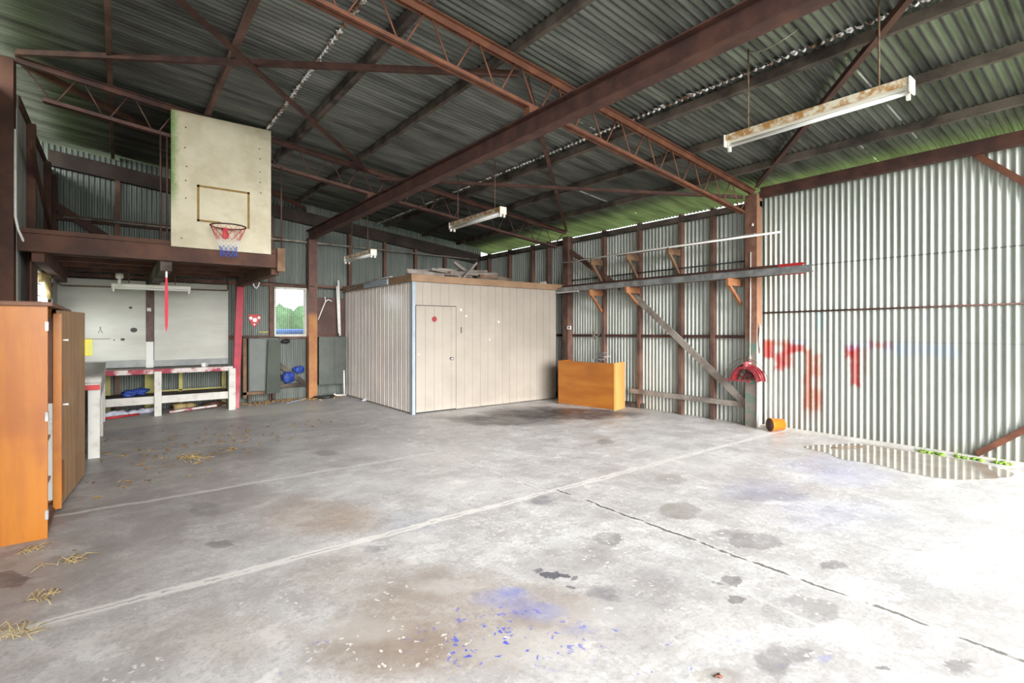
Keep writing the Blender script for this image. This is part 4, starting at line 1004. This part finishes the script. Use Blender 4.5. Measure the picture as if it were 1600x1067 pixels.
tag(obj('wall_sticker', B(2.47, 2.66, 12.374, 12.380, 1.515, 1.55), M_YELLOW), 'small yellow sticker strip below the red and white one', 'sticker')
tag(obj('dark_clamp', MB().clump((2.98, 12.28, 1.32), 0.07, 2, 0.5, (1.2, 0.8, 0.7), 70), M_BLACK), 'black lump fixed under the meshed window', 'clamp')
tag(obj('wood_strip', MB().beam((2.87, 11.62, 0.015), (3.34, 12.05, 0.015), 0.045, 0.02), M_TRIMBLUE), 'pale wood strip on the floor at the foot of the orange post', 'strip')
tag(obj('black_plastic', MB().clump((3.82, 11.95, 0.035), 0.16, 2, 0.5, (1.5, 0.8, 0.25), 71), M_BLACK), 'flat black plastic scrap on the floor under the fixed cabinet', 'plastic')

# ================================================================== CABIN
CX0, CX1, CY0, CY1, CH = 4.36, 7.97, 8.65, 12.25, 2.50
t = thing('storage_cabin', 'beige clad cabin room with a door standing in the back corner', 'cabin', ((CX0 + CX1) / 2, (CY0 + CY1) / 2, 0))
def boards(x0, x1, z0, z1, y, th, w=0.19, g=0.010, dp=0.007, phase=0.0):
    """vertical grooved cladding facing -Y"""
    pr = [(x0, 0)]
    x = x0 + w - phase
    while x < x1 - g:
        pr += [(x - g / 2, 0), (x - g / 4, dp), (x + g / 4, dp), (x + g / 2, 0)]; x += w
    pr.append((x1, 0))
    mb = MB(); n = len(pr)
    for z in (z0, z1):
        for a, d in pr: mb.v.append((a, y + d, z))
    for i in range(n - 1): mb.face([i, i + 1, n + i + 1, n + i])
    b = len(mb.v)
    for z in (z0, z1): mb.v += [(x0, y + th, z), (x1, y + th, z)]
    mb.face([b, b + 1, b + 3, b + 2])
    mb.face(list(range(n)) + [b + 1, b]); mb.face([n + i for i in range(n)] + [b + 3, b + 2])
    mb.face([0, n, b + 2, b]); mb.face([n - 1, b + 1, b + 3, 2 * n - 1])
    return mb
DX0, DX1, DZ = 4.415, 5.285, 2.04
obj('front_cladding', boards(DX1 + 0.006, CX1, 0.02, CH, CY0, 0.05), M_CABFRONT, t)
obj('over_door_cladding', boards(CX0 + 0.03, DX1 + 0.006, DZ + 0.012, CH, CY0, 0.05, phase=0.03), M_CABFRONT, t)
d = obj('door', boards(DX0, DX1, 0.03, DZ, CY0 + 0.004, 0.04, phase=0.0), M_CABFRONT, t)
obj('door_knob', MB().lathe([(0.0, 0.075), (0.026, 0.068), (0.03, 0.05), (0.022, 0.034), (0.012, 0.03), (0.012, 0.008), (0.032, 0.006), (0.032, 0.0)], (5.17, CY0 + 0.002, 1.02), (0, -1, 0), 18), M_CHROME, d)
obj('door_frame', MB().box(CX0 + 0.03, DX1 + 0.03, CY0 + 0.045, CY0 + 0.06, 0.0, DZ + 0.03), M_BLACK, t)
obj('red_paint_splat', sticker('', '', (4.80, CY0 + 0.003, 1.79), 0.062, None, 7, 0), M_DEEPRED, d)
# side rib sheet facing -X
rib = MB(); pr = [(CY0, 0)]; y = CY0 + 0.10
while y < CY1 - 0.05:
    pr += [(y, 0), (y + 0.012, -0.008), (y + 0.034, -0.008), (y + 0.046, 0), (y + 0.10, 0), (y + 0.104, -0.004), (y + 0.112, -0.004), (y + 0.116, 0)]; y += 0.20
pr.append((CY1, 0)); n = len(pr)
for z in (0.02, CH):
    for a, q in pr: rib.v.append((CX0 + q, a, z))
for i in range(n - 1): rib.face([i, i + 1, n + i + 1, n + i])
obj('side_cladding', rib, M_CABRIB, t)
obj('corner_trim', MB().box(CX0 - 0.028, CX0 + 0.032, CY0 - 0.012, CY0 + 0.0, 0.0, CH).box(CX0 - 0.030, CX0 - 0.026, CY0 - 0.012, CY0 + 0.07, 0.0, CH), M_TRIMBLUE, t, 0.002)
obj('inner_wall', MB().box(CX0 + 0.02, CX1, CY0 + 0.06, CY1 - 0.01, 0.0, CH - 0.01), M_TIMBER, t)
fa = MB().box(CX0 - 0.07, CX1 + 0.22, CY0 - 0.06, CY0 - 0.035, CH - 0.01, CH + 0.12).box(CX0 - 0.07, CX0 - 0.045, CY0 - 0.035, CY1, CH - 0.01, CH + 0.12)
obj('fascia', fa, M_FASCIA, t, 0.003)
obj('roof', MB().box(CX0 - 0.045, CX1 + 0.2, CY0 - 0.035, CY1, CH, CH + 0.09), M_TIMBER, t)
obj('gutter_strip', MB().beam((CX0 - 0.085, 9.62, CH + 0.05), (CX0 - 0.085, 10.85, CH + 0.05), 0.03, 0.11), M_TRIMBLUE, t, 0.004)
obj('gutter_strip', MB().tube([(CX0 - 0.09, 11.9, CH + 0.02), (CX0 - 0.09, 9.75, CH + 0.14), (CX0 + 0.02, 9.6, CH + 0.16)], 0.016, 8), M_GREYSTEEL, t)
for x, z, r in ((5.40, 1.98, 0.028), (5.52, 1.86, 0.020), (6.33, 1.75, 0.024), (6.10, 1.38, 0.016), (4.47, 1.12, 0.016)):
    obj('white_sticker', sticker('', '', (x, CY0 + 0.001, z), r, None, 6, 0), M_PVC, t)
obj('dark_slot', MB().box(5.395, 5.415, CY0 - 0.004, CY0 + 0.004, 1.52, 1.64), M_BLACK, t)

# timber scraps on the cabin roof
ZT = CH + 0.10
def scrap(label, p0, p1, w, h, m=M_TIMBER, cat='timber'):
    tag(obj('timber_offcut', MB().beam(p0, p1, w, h), m, None, 0.003), label, cat, 'timber scraps on the cabin roof')
scrap('flat dark plank lying at the left of the cabin roof pile', (4.7, 9.1, ZT + 0.03), (6.6, 9.3, ZT + 0.03), 0.20, 0.05)
scrap('brown board along the left edge of the cabin roof', (4.42, 10.6, ZT + 0.06), (4.75, 9.2, ZT + 0.06), 0.12, 0.04, M_BRKT)
scrap('second plank layer under the jumbled sticks on the cabin roof', (5.2, 9.0, ZT + 0.075), (6.85, 9.4, ZT + 0.085), 0.16, 0.05)
scrap('pale grey stick slanting left across the cabin roof pile', (4.95, 9.05, ZT + 0.20), (6.0, 9.2, ZT + 0.12), 0.05, 0.05, M_TIMBERG)
scrap('short stub poking up from the cabin roof pile', (5.62, 9.3, ZT + 0.42), (5.95, 9.25, ZT + 0.20), 0.07, 0.06, M_TIMBERG)
scrap('thin stick standing diagonally across the cabin roof pile', (5.55, 8.85, ZT + 0.02), (5.98, 8.95, ZT + 0.40), 0.035, 0.035, M_TIMBERG)
scrap('grey batten lying rightward on top of the cabin roof pile', (5.75, 9.1, ZT + 0.22), (6.45, 9.25, ZT + 0.28), 0.04, 0.04, M_TIMBERG)
scrap('stacked brown log at the right of the cabin roof pile', (6.1, 9.05, ZT + 0.12), (6.85, 9.1, ZT + 0.10), 0.10, 0.10, M_BRKT)
scrap('thin orange board low at the right of the cabin roof pile', (6.3, 8.9, ZT + 0.035), (6.9, 9.0, ZT + 0.035), 0.12, 0.03, M_BRKT)
scrap('tangled grey stick behind the cabin roof pile', (5.0, 9.6, ZT + 0.10), (6.7, 9.7, ZT + 0.22), 0.05, 0.05, M_TIMBERG)
scrap('long white batten lying alone on the cabin roof', (7.0, 9.1, ZT + 0.02), (7.75, 9.35, ZT + 0.07), 0.05, 0.03, M_WHITE)
rk = random.Random(21)
for i_, (x_, y_, z_, l_, a_, w_, nm) in enumerate(((5.0, 9.0, 0.10, 1.3, 0.10, 0.10, 'grey plank stacked at the left front of the cabin roof pile'), (5.3, 9.3, 0.17, 1.5, -0.08, 0.08, 'long plank on the second layer of the cabin roof pile'),
        (5.85, 9.1, 0.15, 1.0, 0.15, 0.09, 'short thick plank in the middle of the cabin roof pile'), (6.3, 9.3, 0.19, 0.8, -0.2, 0.08, 'stubby log end on the right shoulder of the cabin roof pile'),
        (5.9, 9.5, 0.26, 1.2, 0.12, 0.05, 'thin stick along the crest of the cabin roof pile'), (6.45, 9.0, 0.06, 1.0, 0.06, 0.10, 'brown log at the front right of the cabin roof pile'), (6.1, 9.7, 0.15, 1.6, -0.05, 0.14, 'broad plank at the back of the cabin roof pile'))):
    scrap(nm, (x_ - l_ / 2, y_ - a_ * l_ / 2, ZT + z_), (x_ + l_ / 2, y_ + a_ * l_ / 2, ZT + z_ + rk.uniform(-.03, .05)), w_, min(w_, 0.07), rk.choice((M_TIMBER, M_TIMBERG, M_BRKT, M_TIMBERG)))
tag(obj('tin_scrap', MB().clump((7.75, 8.85, ZT + 0.05), 0.08, 2, 0.6, (1.5, 1, 0.6), 80), M_GREYSTEEL), 'crumpled tin scrap at the right end of the cabin roof', 'scrap')
scrap('brown plank at the far right end of the cabin roof', (7.7, 8.72, ZT + 0.015), (8.15, 8.85, ZT + 0.015), 0.12, 0.03, M_FASCIA)

# ================================================================== COUNTER
t = thing('counter', 'low orange plywood counter against the right wall', 'counter', (7.9, 7.3, 0))
A, Bq, C, D = (7.66, 6.63), (8.17, 6.80), (7.98, 8.14), (7.43, 8.0)
def panel(p, q, z0, z1, th):
    d = Vector((q[0] - p[0], q[1] - p[1], 0)).normalized(); nn = Vector((-d.y, d.x, 0)) * th
    return MB().poly([(p[0], p[1], z0), (q[0], q[1], z0), (q[0], q[1], z1), (p[0], p[1], z1)], tuple(nn))
obj('front_panel', panel(D, A, 0.02, 0.925, 0.02), M_ORANGE2, t, 0.003)
obj('end_panel', panel(A, Bq, 0.0, 0.935, 0.02), M_ORANGE3, t, 0.003)
obj('end_panel', panel(C, D, 0.0, 0.925, 0.02), M_ORANGE2, t, 0.003)
def quad(z0, z1, ins=0.02): return MB().poly([(A[0] + ins, A[1] + ins, z0), (Bq[0] - ins, Bq[1] + ins, z0), (C[0] - ins, C[1] - ins, z0), (D[0] + ins, D[1] - ins, z0)], (0, 0, z1 - z0))
obj('shelf', quad(0.78, 0.80), M_TIMBER, t); obj('base', quad(0.05, 0.08), M_TIMBER, t)
obj('plinth', MB().beam((D[0] - 0.008, D[1], 0.012), (A[0] - 0.008, A[1], 0.012), 0.012, 0.016), M_TIMBERG, t)
rw_ = random.Random(12)
wt = MB()
for k in range(5):
    wt.tube([(7.92 + rw_.uniform(-.1, .1), 7.2 + rw_.uniform(-.2, .2), 0.83 + 0.04 * i + 0.1 * rw_.random()) for i in range(7)], 0.006, 5)
tag(obj('wire_tangle', wt, M_GREYSTEEL), 'tangle of grey wire on top of the orange counter', 'wire')
wt = MB()
for k in range(6):
    wt.tube([(8.22 + rw_.uniform(-.05, .02), 7.66 + rw_.uniform(-.10, .10), 1.36 + 0.04 * i + rw_.uniform(-.02, .02)) for i in range(6)], 0.005, 5)
wt.tube([(8.24, 7.62, 1.38), (8.22, 7.55, 1.2), (8.1, 7.4, 1.0), (8.0, 7.3, 0.9)], 0.005, 5)
tag(obj('wire_tangle', wt, M_PIPE), 'tangle of wire hanging on the wall rail above the counter', 'wire')
t = thing('power_socket', 'small white power socket on the post behind the counter', 'socket', (8.19, 8.45, 1.6))
obj('plate', B(8.17, 8.198, 8.39, 8.50, 1.59, 1.67), M_PVC, t, 0.004); obj('switch', B(8.163, 8.172, 8.405, 8.44, 1.615, 1.65), M_BLACK, t)

# ================================================================== WALL RACK
M_BRKTO = two('orange_bracket_timber', (0.25, 0.095, 0.04), (0.36, 0.16, 0.07), 5, 0.3, 0.7, 0.75)
def bracket(label, y, z, drop, reach, m=None):
    m = m or M_BRKT
    t = thing('rack_bracket', label, 'bracket', (8.29, y, z))
    obj('arm', B(8.295 - reach, 8.295, y - 0.09, y - 0.04, z - 0.12, z), m, t, 0.004)
    obj('strut', MB().beam((8.30 - reach + 0.05, y - 0.065, z - 0.10), (8.275, y - 0.065, z - drop), 0.045, 0.05), m, t, 0.003)
G = None
bracket('lower timber bracket near the broad worn post', 4.48, 2.432, 0.42, 0.46, M_BRKTO)
bracket('lower timber bracket at the top of the long wall brace', 6.62, 2.432, 0.34, 0.40, M_BRKTO)
bracket('lower timber bracket above the orange counter', 7.60, 2.432, 0.45, 0.40, M_BRKTO)
bracket('upper timber bracket nearest the camera', 5.68, 3.085, 0.45, 0.36)
bracket('upper timber bracket in the middle of the three', 6.64, 3.085, 0.45, 0.36)
bracket('upper timber bracket farthest along toward the cabin', 7.60, 3.085, 0.45, 0.36)
def cchan(x, z, h, w, y0, y1, th=0.005, lip=0.018):
    pr = [(0, 0), (w, 0), (w, lip), (w - th, lip), (w - th, th), (th, th), (th, h - th), (w - th, h - th), (w - th, h - lip), (w, h - lip), (w, h), (0, h)]
    mb = MB(); n = len(pr)
    for y in (y0, y1):
        for a, c in pr: mb.v.append((x + a, y, z + c))
    for i in range(n):
        j = (i + 1) % n; mb.face([i, j, n + j, n + i])
    mb.face(list(range(n))); mb.face([n + i for i in reversed(range(n))])
    return mb
ch = cchan(7.96, 2.435, 0.105, 0.06, 3.18, 8.80)
ch.box(7.950, 7.962, 3.18, 8.80, 2.448, 2.456).box(7.950, 7.962, 3.18, 8.80, 2.518, 2.526)
tag(obj('steel_channel', ch, M_GREYSTEEL), 'long grey steel channel at the front of the wall rack', 'channel')
t = thing('steel_channel', 'long channel with a red painted end at the back of the wall rack', 'channel', (8.13, 6.2, 2.435))
obj('channel_body', cchan(8.09, 2.435, 0.165, 0.07, 3.72, 8.96), M_OXIDE, t)
obj('red_end', cchan(8.089, 2.434, 0.167, 0.072, 3.36, 3.72), M_RED, t)
tag(obj('steel_channel', cchan(8.03, 2.435, 0.12, 0.05, 4.75, 8.6), M_TIMBERG), 'grey brown channel between the two longest rack channels', 'channel')
tag(obj('rack_plank', B(7.95, 8.08, 8.62, 9.0, 2.545, 2.58), M_BRKT, None, 0.003), 'short brown plank end lying at the cabin end of the rack', 'plank')
tag(obj('thin_batten', MB().beam((7.93, 8.75, 2.424), (7.93, 7.9, 2.424), 0.03, 0.02), M_WHITE), 'short white batten end under the rack by the cabin', 'batten')
tag(obj('thin_pole', MB().tube([(7.96, 8.44, 3.105), (7.96, 6.2, 3.10), (7.955, 3.62, 3.075)], 0.016, 8), M_PVC), 'long thin pale pole lying on the upper wall brackets', 'pole')
tag(obj('rack_plank', MB().beam((8.05, 6.9, 3.105), (8.05, 4.05, 3.11), 0.09, 0.035), M_TIMBERG, None, 0.003), 'grey plank lying behind the thin pole on the upper brackets', 'plank')
tag(obj('wall_pipe', MB().tube([(8.285, 8.45, 2.72), (8.285, 6.2, 2.73), (8.285, 4.36, 2.735)], 0.013, 8), M_BLACK), 'thin dark pipe along the studs between the two rack levels', 'pipe')
tag(obj('loose_wire', MB().tube([(4.9, 2.53, 4.33), (4.86, 2.42, 4.26), (4.85, 2.30, 4.25), (4.9, 2.18, 4.30), (4.95, 2.10, 4.36)], 0.006, 6), M_PIPE), 'thin loose wire looping under the roof at the near hanging light rod', 'wire')
# rope and rag on the broad post
tag(obj('pull_cord', MB().tube([(8.18, 4.20, 2.86), (8.175, 4.20, 2.0), (8.17, 4.205, 1.17)], 0.010, 6).clump((8.17, 4.21, 1.13), 0.03, 2, 0.5, (0.7, 0.8, 1.6), 91), M_WHITE), 'pale rope hanging down the broad worn post', 'rope')
tag(obj('white_rag', MB().clump((8.235, 4.07, 1.42), 0.05, 2, 0.6, (0.8, 0.5, 4.2), 92), M_PVC), 'white plastic rag hanging on the right edge of the broad post', 'rag')
tag(obj('paint_chip', MB().clump((8.184, 4.17, 3.30), 0.02, 1, 0.3, (0.4, 1.0, 1.6), 93), M_PVC), 'small white tag near the top of the broad post', 'tag')
tag(obj('old_hose', MB().tube([(8.12, 4.04, 0.03), (8.165, 4.05, 0.3), (8.17, 4.06, 0.75)], 0.018, 8), M_PVC), 'short pale pipe standing at the foot of the broad post', 'pipe')
# hose hanger
hx, hy, hz = 8.10, 4.21, 0.76
t = thing('hose_hanger', 'red half round hose hanger on the broad worn post', 'hose hanger', (8.18, hy, hz))
def arc(x, r, a0=0.0, a1=math.pi, n=18): return [(x, hy + r * math.cos(a0 + (a1 - a0) * i / n), hz + r * math.sin(a0 + (a1 - a0) * i / n)) for i in range(n + 1)]
def band(x0, x1, r0, r1, n=18):
    mb = MB()
    for i in range(n + 1):
        a = math.pi * i / n
        for x, r in ((x0, r0), (x1, r0), (x1, r1), (x0, r1)): mb.v.append((x, hy + r * math.cos(a), hz + r * math.sin(a)))
    for i in range(n):
        for j in range(4):
            k = (j + 1) % 4; mb.face([4 * i + j, 4 * i + k, 4 * i + 4 + k, 4 * i + 4 + j], False)
    mb.face([0, 1, 2, 3]); mb.face([4 * n + q for q in range(4)])
    return mb
obj('saddle', band(8.00, 8.18, 0.20, 0.208), M_HANGER, t)
for a_ in (0.35, 0.8, 1.25, 1.9, 2.35, 2.8): obj('stay', MB().tube([(8.17, hy + 0.03 * math.cos(a_), hz + 0.03 * math.sin(a_)), (8.17, hy + 0.2 * math.cos(a_), hz + 0.2 * math.sin(a_))], 0.007, 6), M_HANGER, t)
obj('inner_band', band(8.12, 8.18, 0.11, 0.118), M_HANGER, t)
obj('outer_rim', band(7.985, 8.0, 0.195, 0.235), M_HANGER, t)
obj('inner_rim', band(8.165, 8.18, 0.195, 0.26), M_HANGER, t)
for r in (0.235, 0.26): obj('hose_loop', MB().tube(arc(8.06 + (r - 0.235), r, 0.05, math.pi - 0.05), 0.010, 8), M_HANGER, t)
obj('hose_loop', MB().tube(arc(8.12, 0.285, -0.05, math.pi * 0.55), 0.014, 8), M_WHITE, t)
obj('lug', B(8.0, 8.19, hy - 0.02, hy + 0.02, hz + 0.21, hz + 0.31), M_HANGER, t)
obj('wire_guard', MB().tube(arc(8.03, 0.36, 0.15, math.pi - 0.02), 0.005, 6), M_ROD, t)
obj('cross_bar', B(8.0, 8.02, hy - 0.10, hy + 0.36, hz - 0.012, hz + 0.012), M_HANGER, t)

# bucket lying on its side
bd = Vector((0.86, -0.51, 0)).normalized(); bc = Vector((8.03, 3.82, 0.107)) 
t = thing('bucket', 'small orange bucket lying on its side by the right wall', 'bucket', (8.08, 3.78, 0))
obj('bucket_wall', MB().lathe([(0.104, 0.0), (0.107, 0.010), (0.101, 0.018), (0.090, 0.215), (0.0, 0.217), (0.0, 0.207), (0.083, 0.207), (0.095, 0.018), (0.097, 0.0)], tuple(bc), tuple(bd), 28), mat('orange_bucket_plastic', lambda q: (0.50, 0.135, 0.006), 0.35), t)
obj('dark_end_disc', MB().lathe([(0.0, -0.003), (0.096, -0.003), (0.096, 0.03), (0.0, 0.03)], tuple(bc), tuple(bd), 24), M_BROWNBOARD, t)  # dark disc closing the bucket's left end

# ================================================================== CUPBOARD
t = thing('wardrobe_cupboard', 'large orange wooden cupboard with its doors open at left', 'cupboard', (-0.7, 6.2, 0))
HX = 1.775
obj('side_panel', B(-0.97, -0.43, 5.25, 5.275, 0.0, HX), M_ORANGE, t, 0.002)
obj('far_side_panel', B(-0.97, -0.43, 7.10, 7.125, 0.0, HX), M_ORANGE, t, 0.002)
obj('back_panel', B(-0.97, -0.955, 5.275, 7.10, 0.05, HX), M_DARKWOOD, t)
obj('top_panel', B(-0.99, -0.40, 5.22, 7.15, HX, HX + 0.025), M_DARKWOOD, t, 0.003)
obj('cornice', B(-0.97, -0.44, 5.75, 6.9, HX + 0.026, HX + 0.05), M_DARKWOOD, t, 0.003)
obj('bottom_panel', B(-0.955, -0.45, 5.275, 7.10, 0.05, 0.075), M_DARKWOOD, t)
obj('plinth', B(-0.46, -0.44, 5.275, 7.10, 0.0, 0.05), M_DARKWOOD, t)
obj('partition', B(-0.955, -0.47, 6.02, 6.045, 0.075, HX), M_ORANGE, t)
obj('lining_panel', B(-0.95, -0.44, 5.99, 6.018, 0.10, 0.95), M_PVC, t)
for z in (0.30, 0.66): obj('shelf', B(-0.955, -0.47, 5.28, 6.0, z, z + 0.02), M_BROWNWOOD, t)
obj('upper_lining', B(-0.95, -0.45, 5.98, 6.016, 0.95, 1.70), M_DARKWOOD, t)
st = obj('inner_door', B(-0.452, -0.395, 5.93, 5.955, 0.03, 1.735), M_ORANGE, t, 0.003)
dr = MB().poly([(-0.415, 5.96, 0.03), (-0.29, 7.19, 0.03), (-0.29, 7.19, 1.775), (-0.415, 5.96, 1.765)], (-0.02, 0.002, 0))
d = obj('door', dr, M_BROWNWOOD, t, 0.002)
for z in (1.50, 0.92):
    obj('knob', MB().tube([(-0.40, 6.10, z), (-0.36, 6.10, z)], [0.006, 0.010], 10), M_PVC, d)
obj('door_strip', MB().poly([(-0.403, 6.0, 0.10), (-0.392, 6.12, 0.10), (-0.392, 6.12, 0.42), (-0.403, 6.0, 0.42)], (0.003, 0, 0)), M_ORANGE, d)
obj('door_strip', MB().poly([(-0.402, 6.0, 1.02), (-0.394, 6.09, 1.02), (-0.394, 6.09, 1.18), (-0.402, 6.0, 1.18)], (0.003, 0, 0)), M_ORANGE, d)
for z in (1.62, 0.93, 0.18): obj('hinge', B(-0.445, -0.426, 5.244, 5.29, z - 0.035, z + 0.035), M_GREYSTEEL, t)
tag(obj('loose_board', B(-0.93, -0.55, 6.2, 7.0, HX + 0.052, HX + 0.072), M_DARKWOOD, None, 0.003), 'flat dark board lying on top of the orange cupboard', 'board')

# ================================================================== FLOOR CLUTTER
pu = MB(); cpts = []
ctrl = [(7.40, 3.06), (7.80, 2.86), (8.22, 2.62), (8.24, 2.25), (8.22, 1.85), (8.18, 1.5), (8.02, 1.22), (7.76, 1.04), (7.35, 1.18), (7.02, 1.42), (6.95, 1.75), (7.08, 2.10), (7.02, 2.45), (7.20, 2.68), (7.26, 2.9)]
m_ = len(ctrl); rq = random.Random(4)
for i in range(m_):
    p0, p1, p2, p3 = (Vector(ctrl[(i + k - 1) % m_]) for k in range(4))
    for s_ in range(6):
        u = s_ / 6
        q = 0.5 * ((2 * p1) + (p2 - p0) * u + (2 * p0 - 5 * p1 + 4 * p2 - p3) * u * u + (3 * p1 - p0 - 3 * p2 + p3) * u ** 3)
        cpts.append((q.x + rq.uniform(-.012, .012), q.y + rq.uniform(-.012, .012), 0.0015))
pu.poly(cpts, (0, 0, 0.002))
tag(obj('puddle', pu, M_WATER), 'shallow puddle of water on the floor along the right wall', 'puddle')
# moss and weeds along the kerb
ms = MB(); rq = random.Random(6)
for (y0, y1, n) in ((2.05, 1.75, 14), (1.66, 1.40, 14), (1.30, 1.12, 8), (0.95, 0.7, 8)):
    for i in range(n):
        y = rq.uniform(y1, y0); ms.clump((8.27 + rq.uniform(-.03, .03), y, 0.01), rq.uniform(0.012, 0.028), 1, 0.5, (1, 1.3, 0.8), rq.randint(0, 999))
for i in range(16):
    y = rq.choice((1.9, 1.6, 1.2, 2.0)) + rq.uniform(-.08, .08); x = 8.28 + rq.uniform(-.02, .02)
    ms.tube([(x, y, 0.0), (x + rq.uniform(-.03, .02), y + rq.uniform(-.03, .03), rq.uniform(.05, .12))], [0.004, 0.001], 4)
tag(obj('moss', ms, M_MOSS), 'strip of bright green moss and weeds at the foot of the right wall', 'moss', kind='stuff')
# fallen leaves
lf = MB(); rq = random.Random(8)
def leaf(x, y, z, s):
    a = rq.uniform(0, 6.28); c_, s_ = math.cos(a), math.sin(a)
    b = len(lf.v)
    for (u, v, w) in ((-1, 0, 0), (-0.3, 0.4, 0.25), (0.5, 0.35, 0.3), (1, 0, 0.1), (0.5, -0.35, 0.35), (-0.3, -0.4, 0.2)):
        lf.v.append((x + s * (u * c_ - v * s_), y + s * (u * s_ + v * c_), z + s * w))
    lf.face([b, b + 1, b + 2, b + 3]); lf.face([b, b + 3, b + 4, b + 5])
for (cx, cy, sx, sy, n) in ((0.75, 7.4, 0.35, 0.35, 34), (0.45, 7.9, 0.5, 0.4, 26), (1.1, 8.4, 0.5, 0.4, 30), (1.6, 8.3, 0.6, 0.3, 16), (0.1, 7.4, 0.3, 0.6, 12), (0.9, 9.2, 0.8, 0.4, 22), (0.6, 6.6, 0.4, 0.4, 10), (2.3, 9.0, 0.5, 0.3, 10)):
    for i in range(n): leaf(rq.gauss(cx, sx), rq.gauss(cy, sy), 0.003, rq.uniform(0.018, 0.050))
tag(obj('leaf_litter', lf, M_LEAF), 'dry fallen leaves scattered on the floor before the workbench', 'leaves', kind='stuff')
db = MB(); rq = random.Random(15)
for i in range(150):
    x = rq.uniform(1.95, 4.2); y = 12.22 - abs(rq.gauss(0, 0.22))
    db.clump((x, min(y, 12.3), 0.012), rq.uniform(0.012, 0.035), 1, 0.6, (1.3, 1, 0.5), i)
tag(obj('debris', db, M_LEAF), 'brown rubble and leaf debris along the foot of the back wall', 'debris', kind='stuff')
def tuft(label, x, y, n, r, seed):
    rq = random.Random(seed); mb = MB()
    for i in range(n):
        a = rq.uniform(0, 6.28); l = rq.uniform(0.3, 1) * r; bx_, by_ = x + rq.gauss(0, r * 0.25), y + rq.gauss(0, r * 0.25)
        mb.tube([(bx_, by_, 0.004), (bx_ + 0.5 * l * math.cos(a), by_ + 0.5 * l * math.sin(a), 0.012 + rq.uniform(0, 0.04)), (bx_ + l * math.cos(a + 0.5), by_ + l * math.sin(a + 0.5), 0.006)], 0.0022, 4)
    tag(obj('straw_tuft', mb, M_STRAW), label, 'straw')
tuft('straw tuft on the floor just in front of the orange cupboard', -0.50, 5.02, 14, 0.11, 1)
tuft('long straw wisp on the floor right of the cupboard foot', -0.26, 4.62, 14, 0.15, 2)
tuft('round straw tuft on the floor at the left edge of the photo', -0.36, 4.10, 18, 0.09, 3)
tuft('straw heap along the floor joint at the lower left edge', -0.42, 3.70, 20, 0.13, 4)
tuft('yellow straw heap on the floor among the leaves', 0.70, 7.40, 40, 0.20, 5)
tag(obj('twig', MB().tube([(7.55, 2.78, 0.012), (7.80, 2.62, 0.02), (8.0, 2.55, 0.012)], 0.007, 6), M_ROD), 'dark twig lying at the edge of the puddle', 'twig')
tag(obj('dry_leaf', MB().clump((2.18, 1.27, 0.008), 0.014, 2, 0.6, (1.2, 0.9, 0.45), 3), M_OXIDE2), 'single rusty brown leaf on the floor in the foreground', 'leaf')
tag(obj('rock', MB().clump((4.33, 11.0, 0.02), 0.045, 2, 0.5, (1.2, 1.2, 0.6), 4), M_PAPER), 'small pale stone at the foot of the cabin side', 'stone')
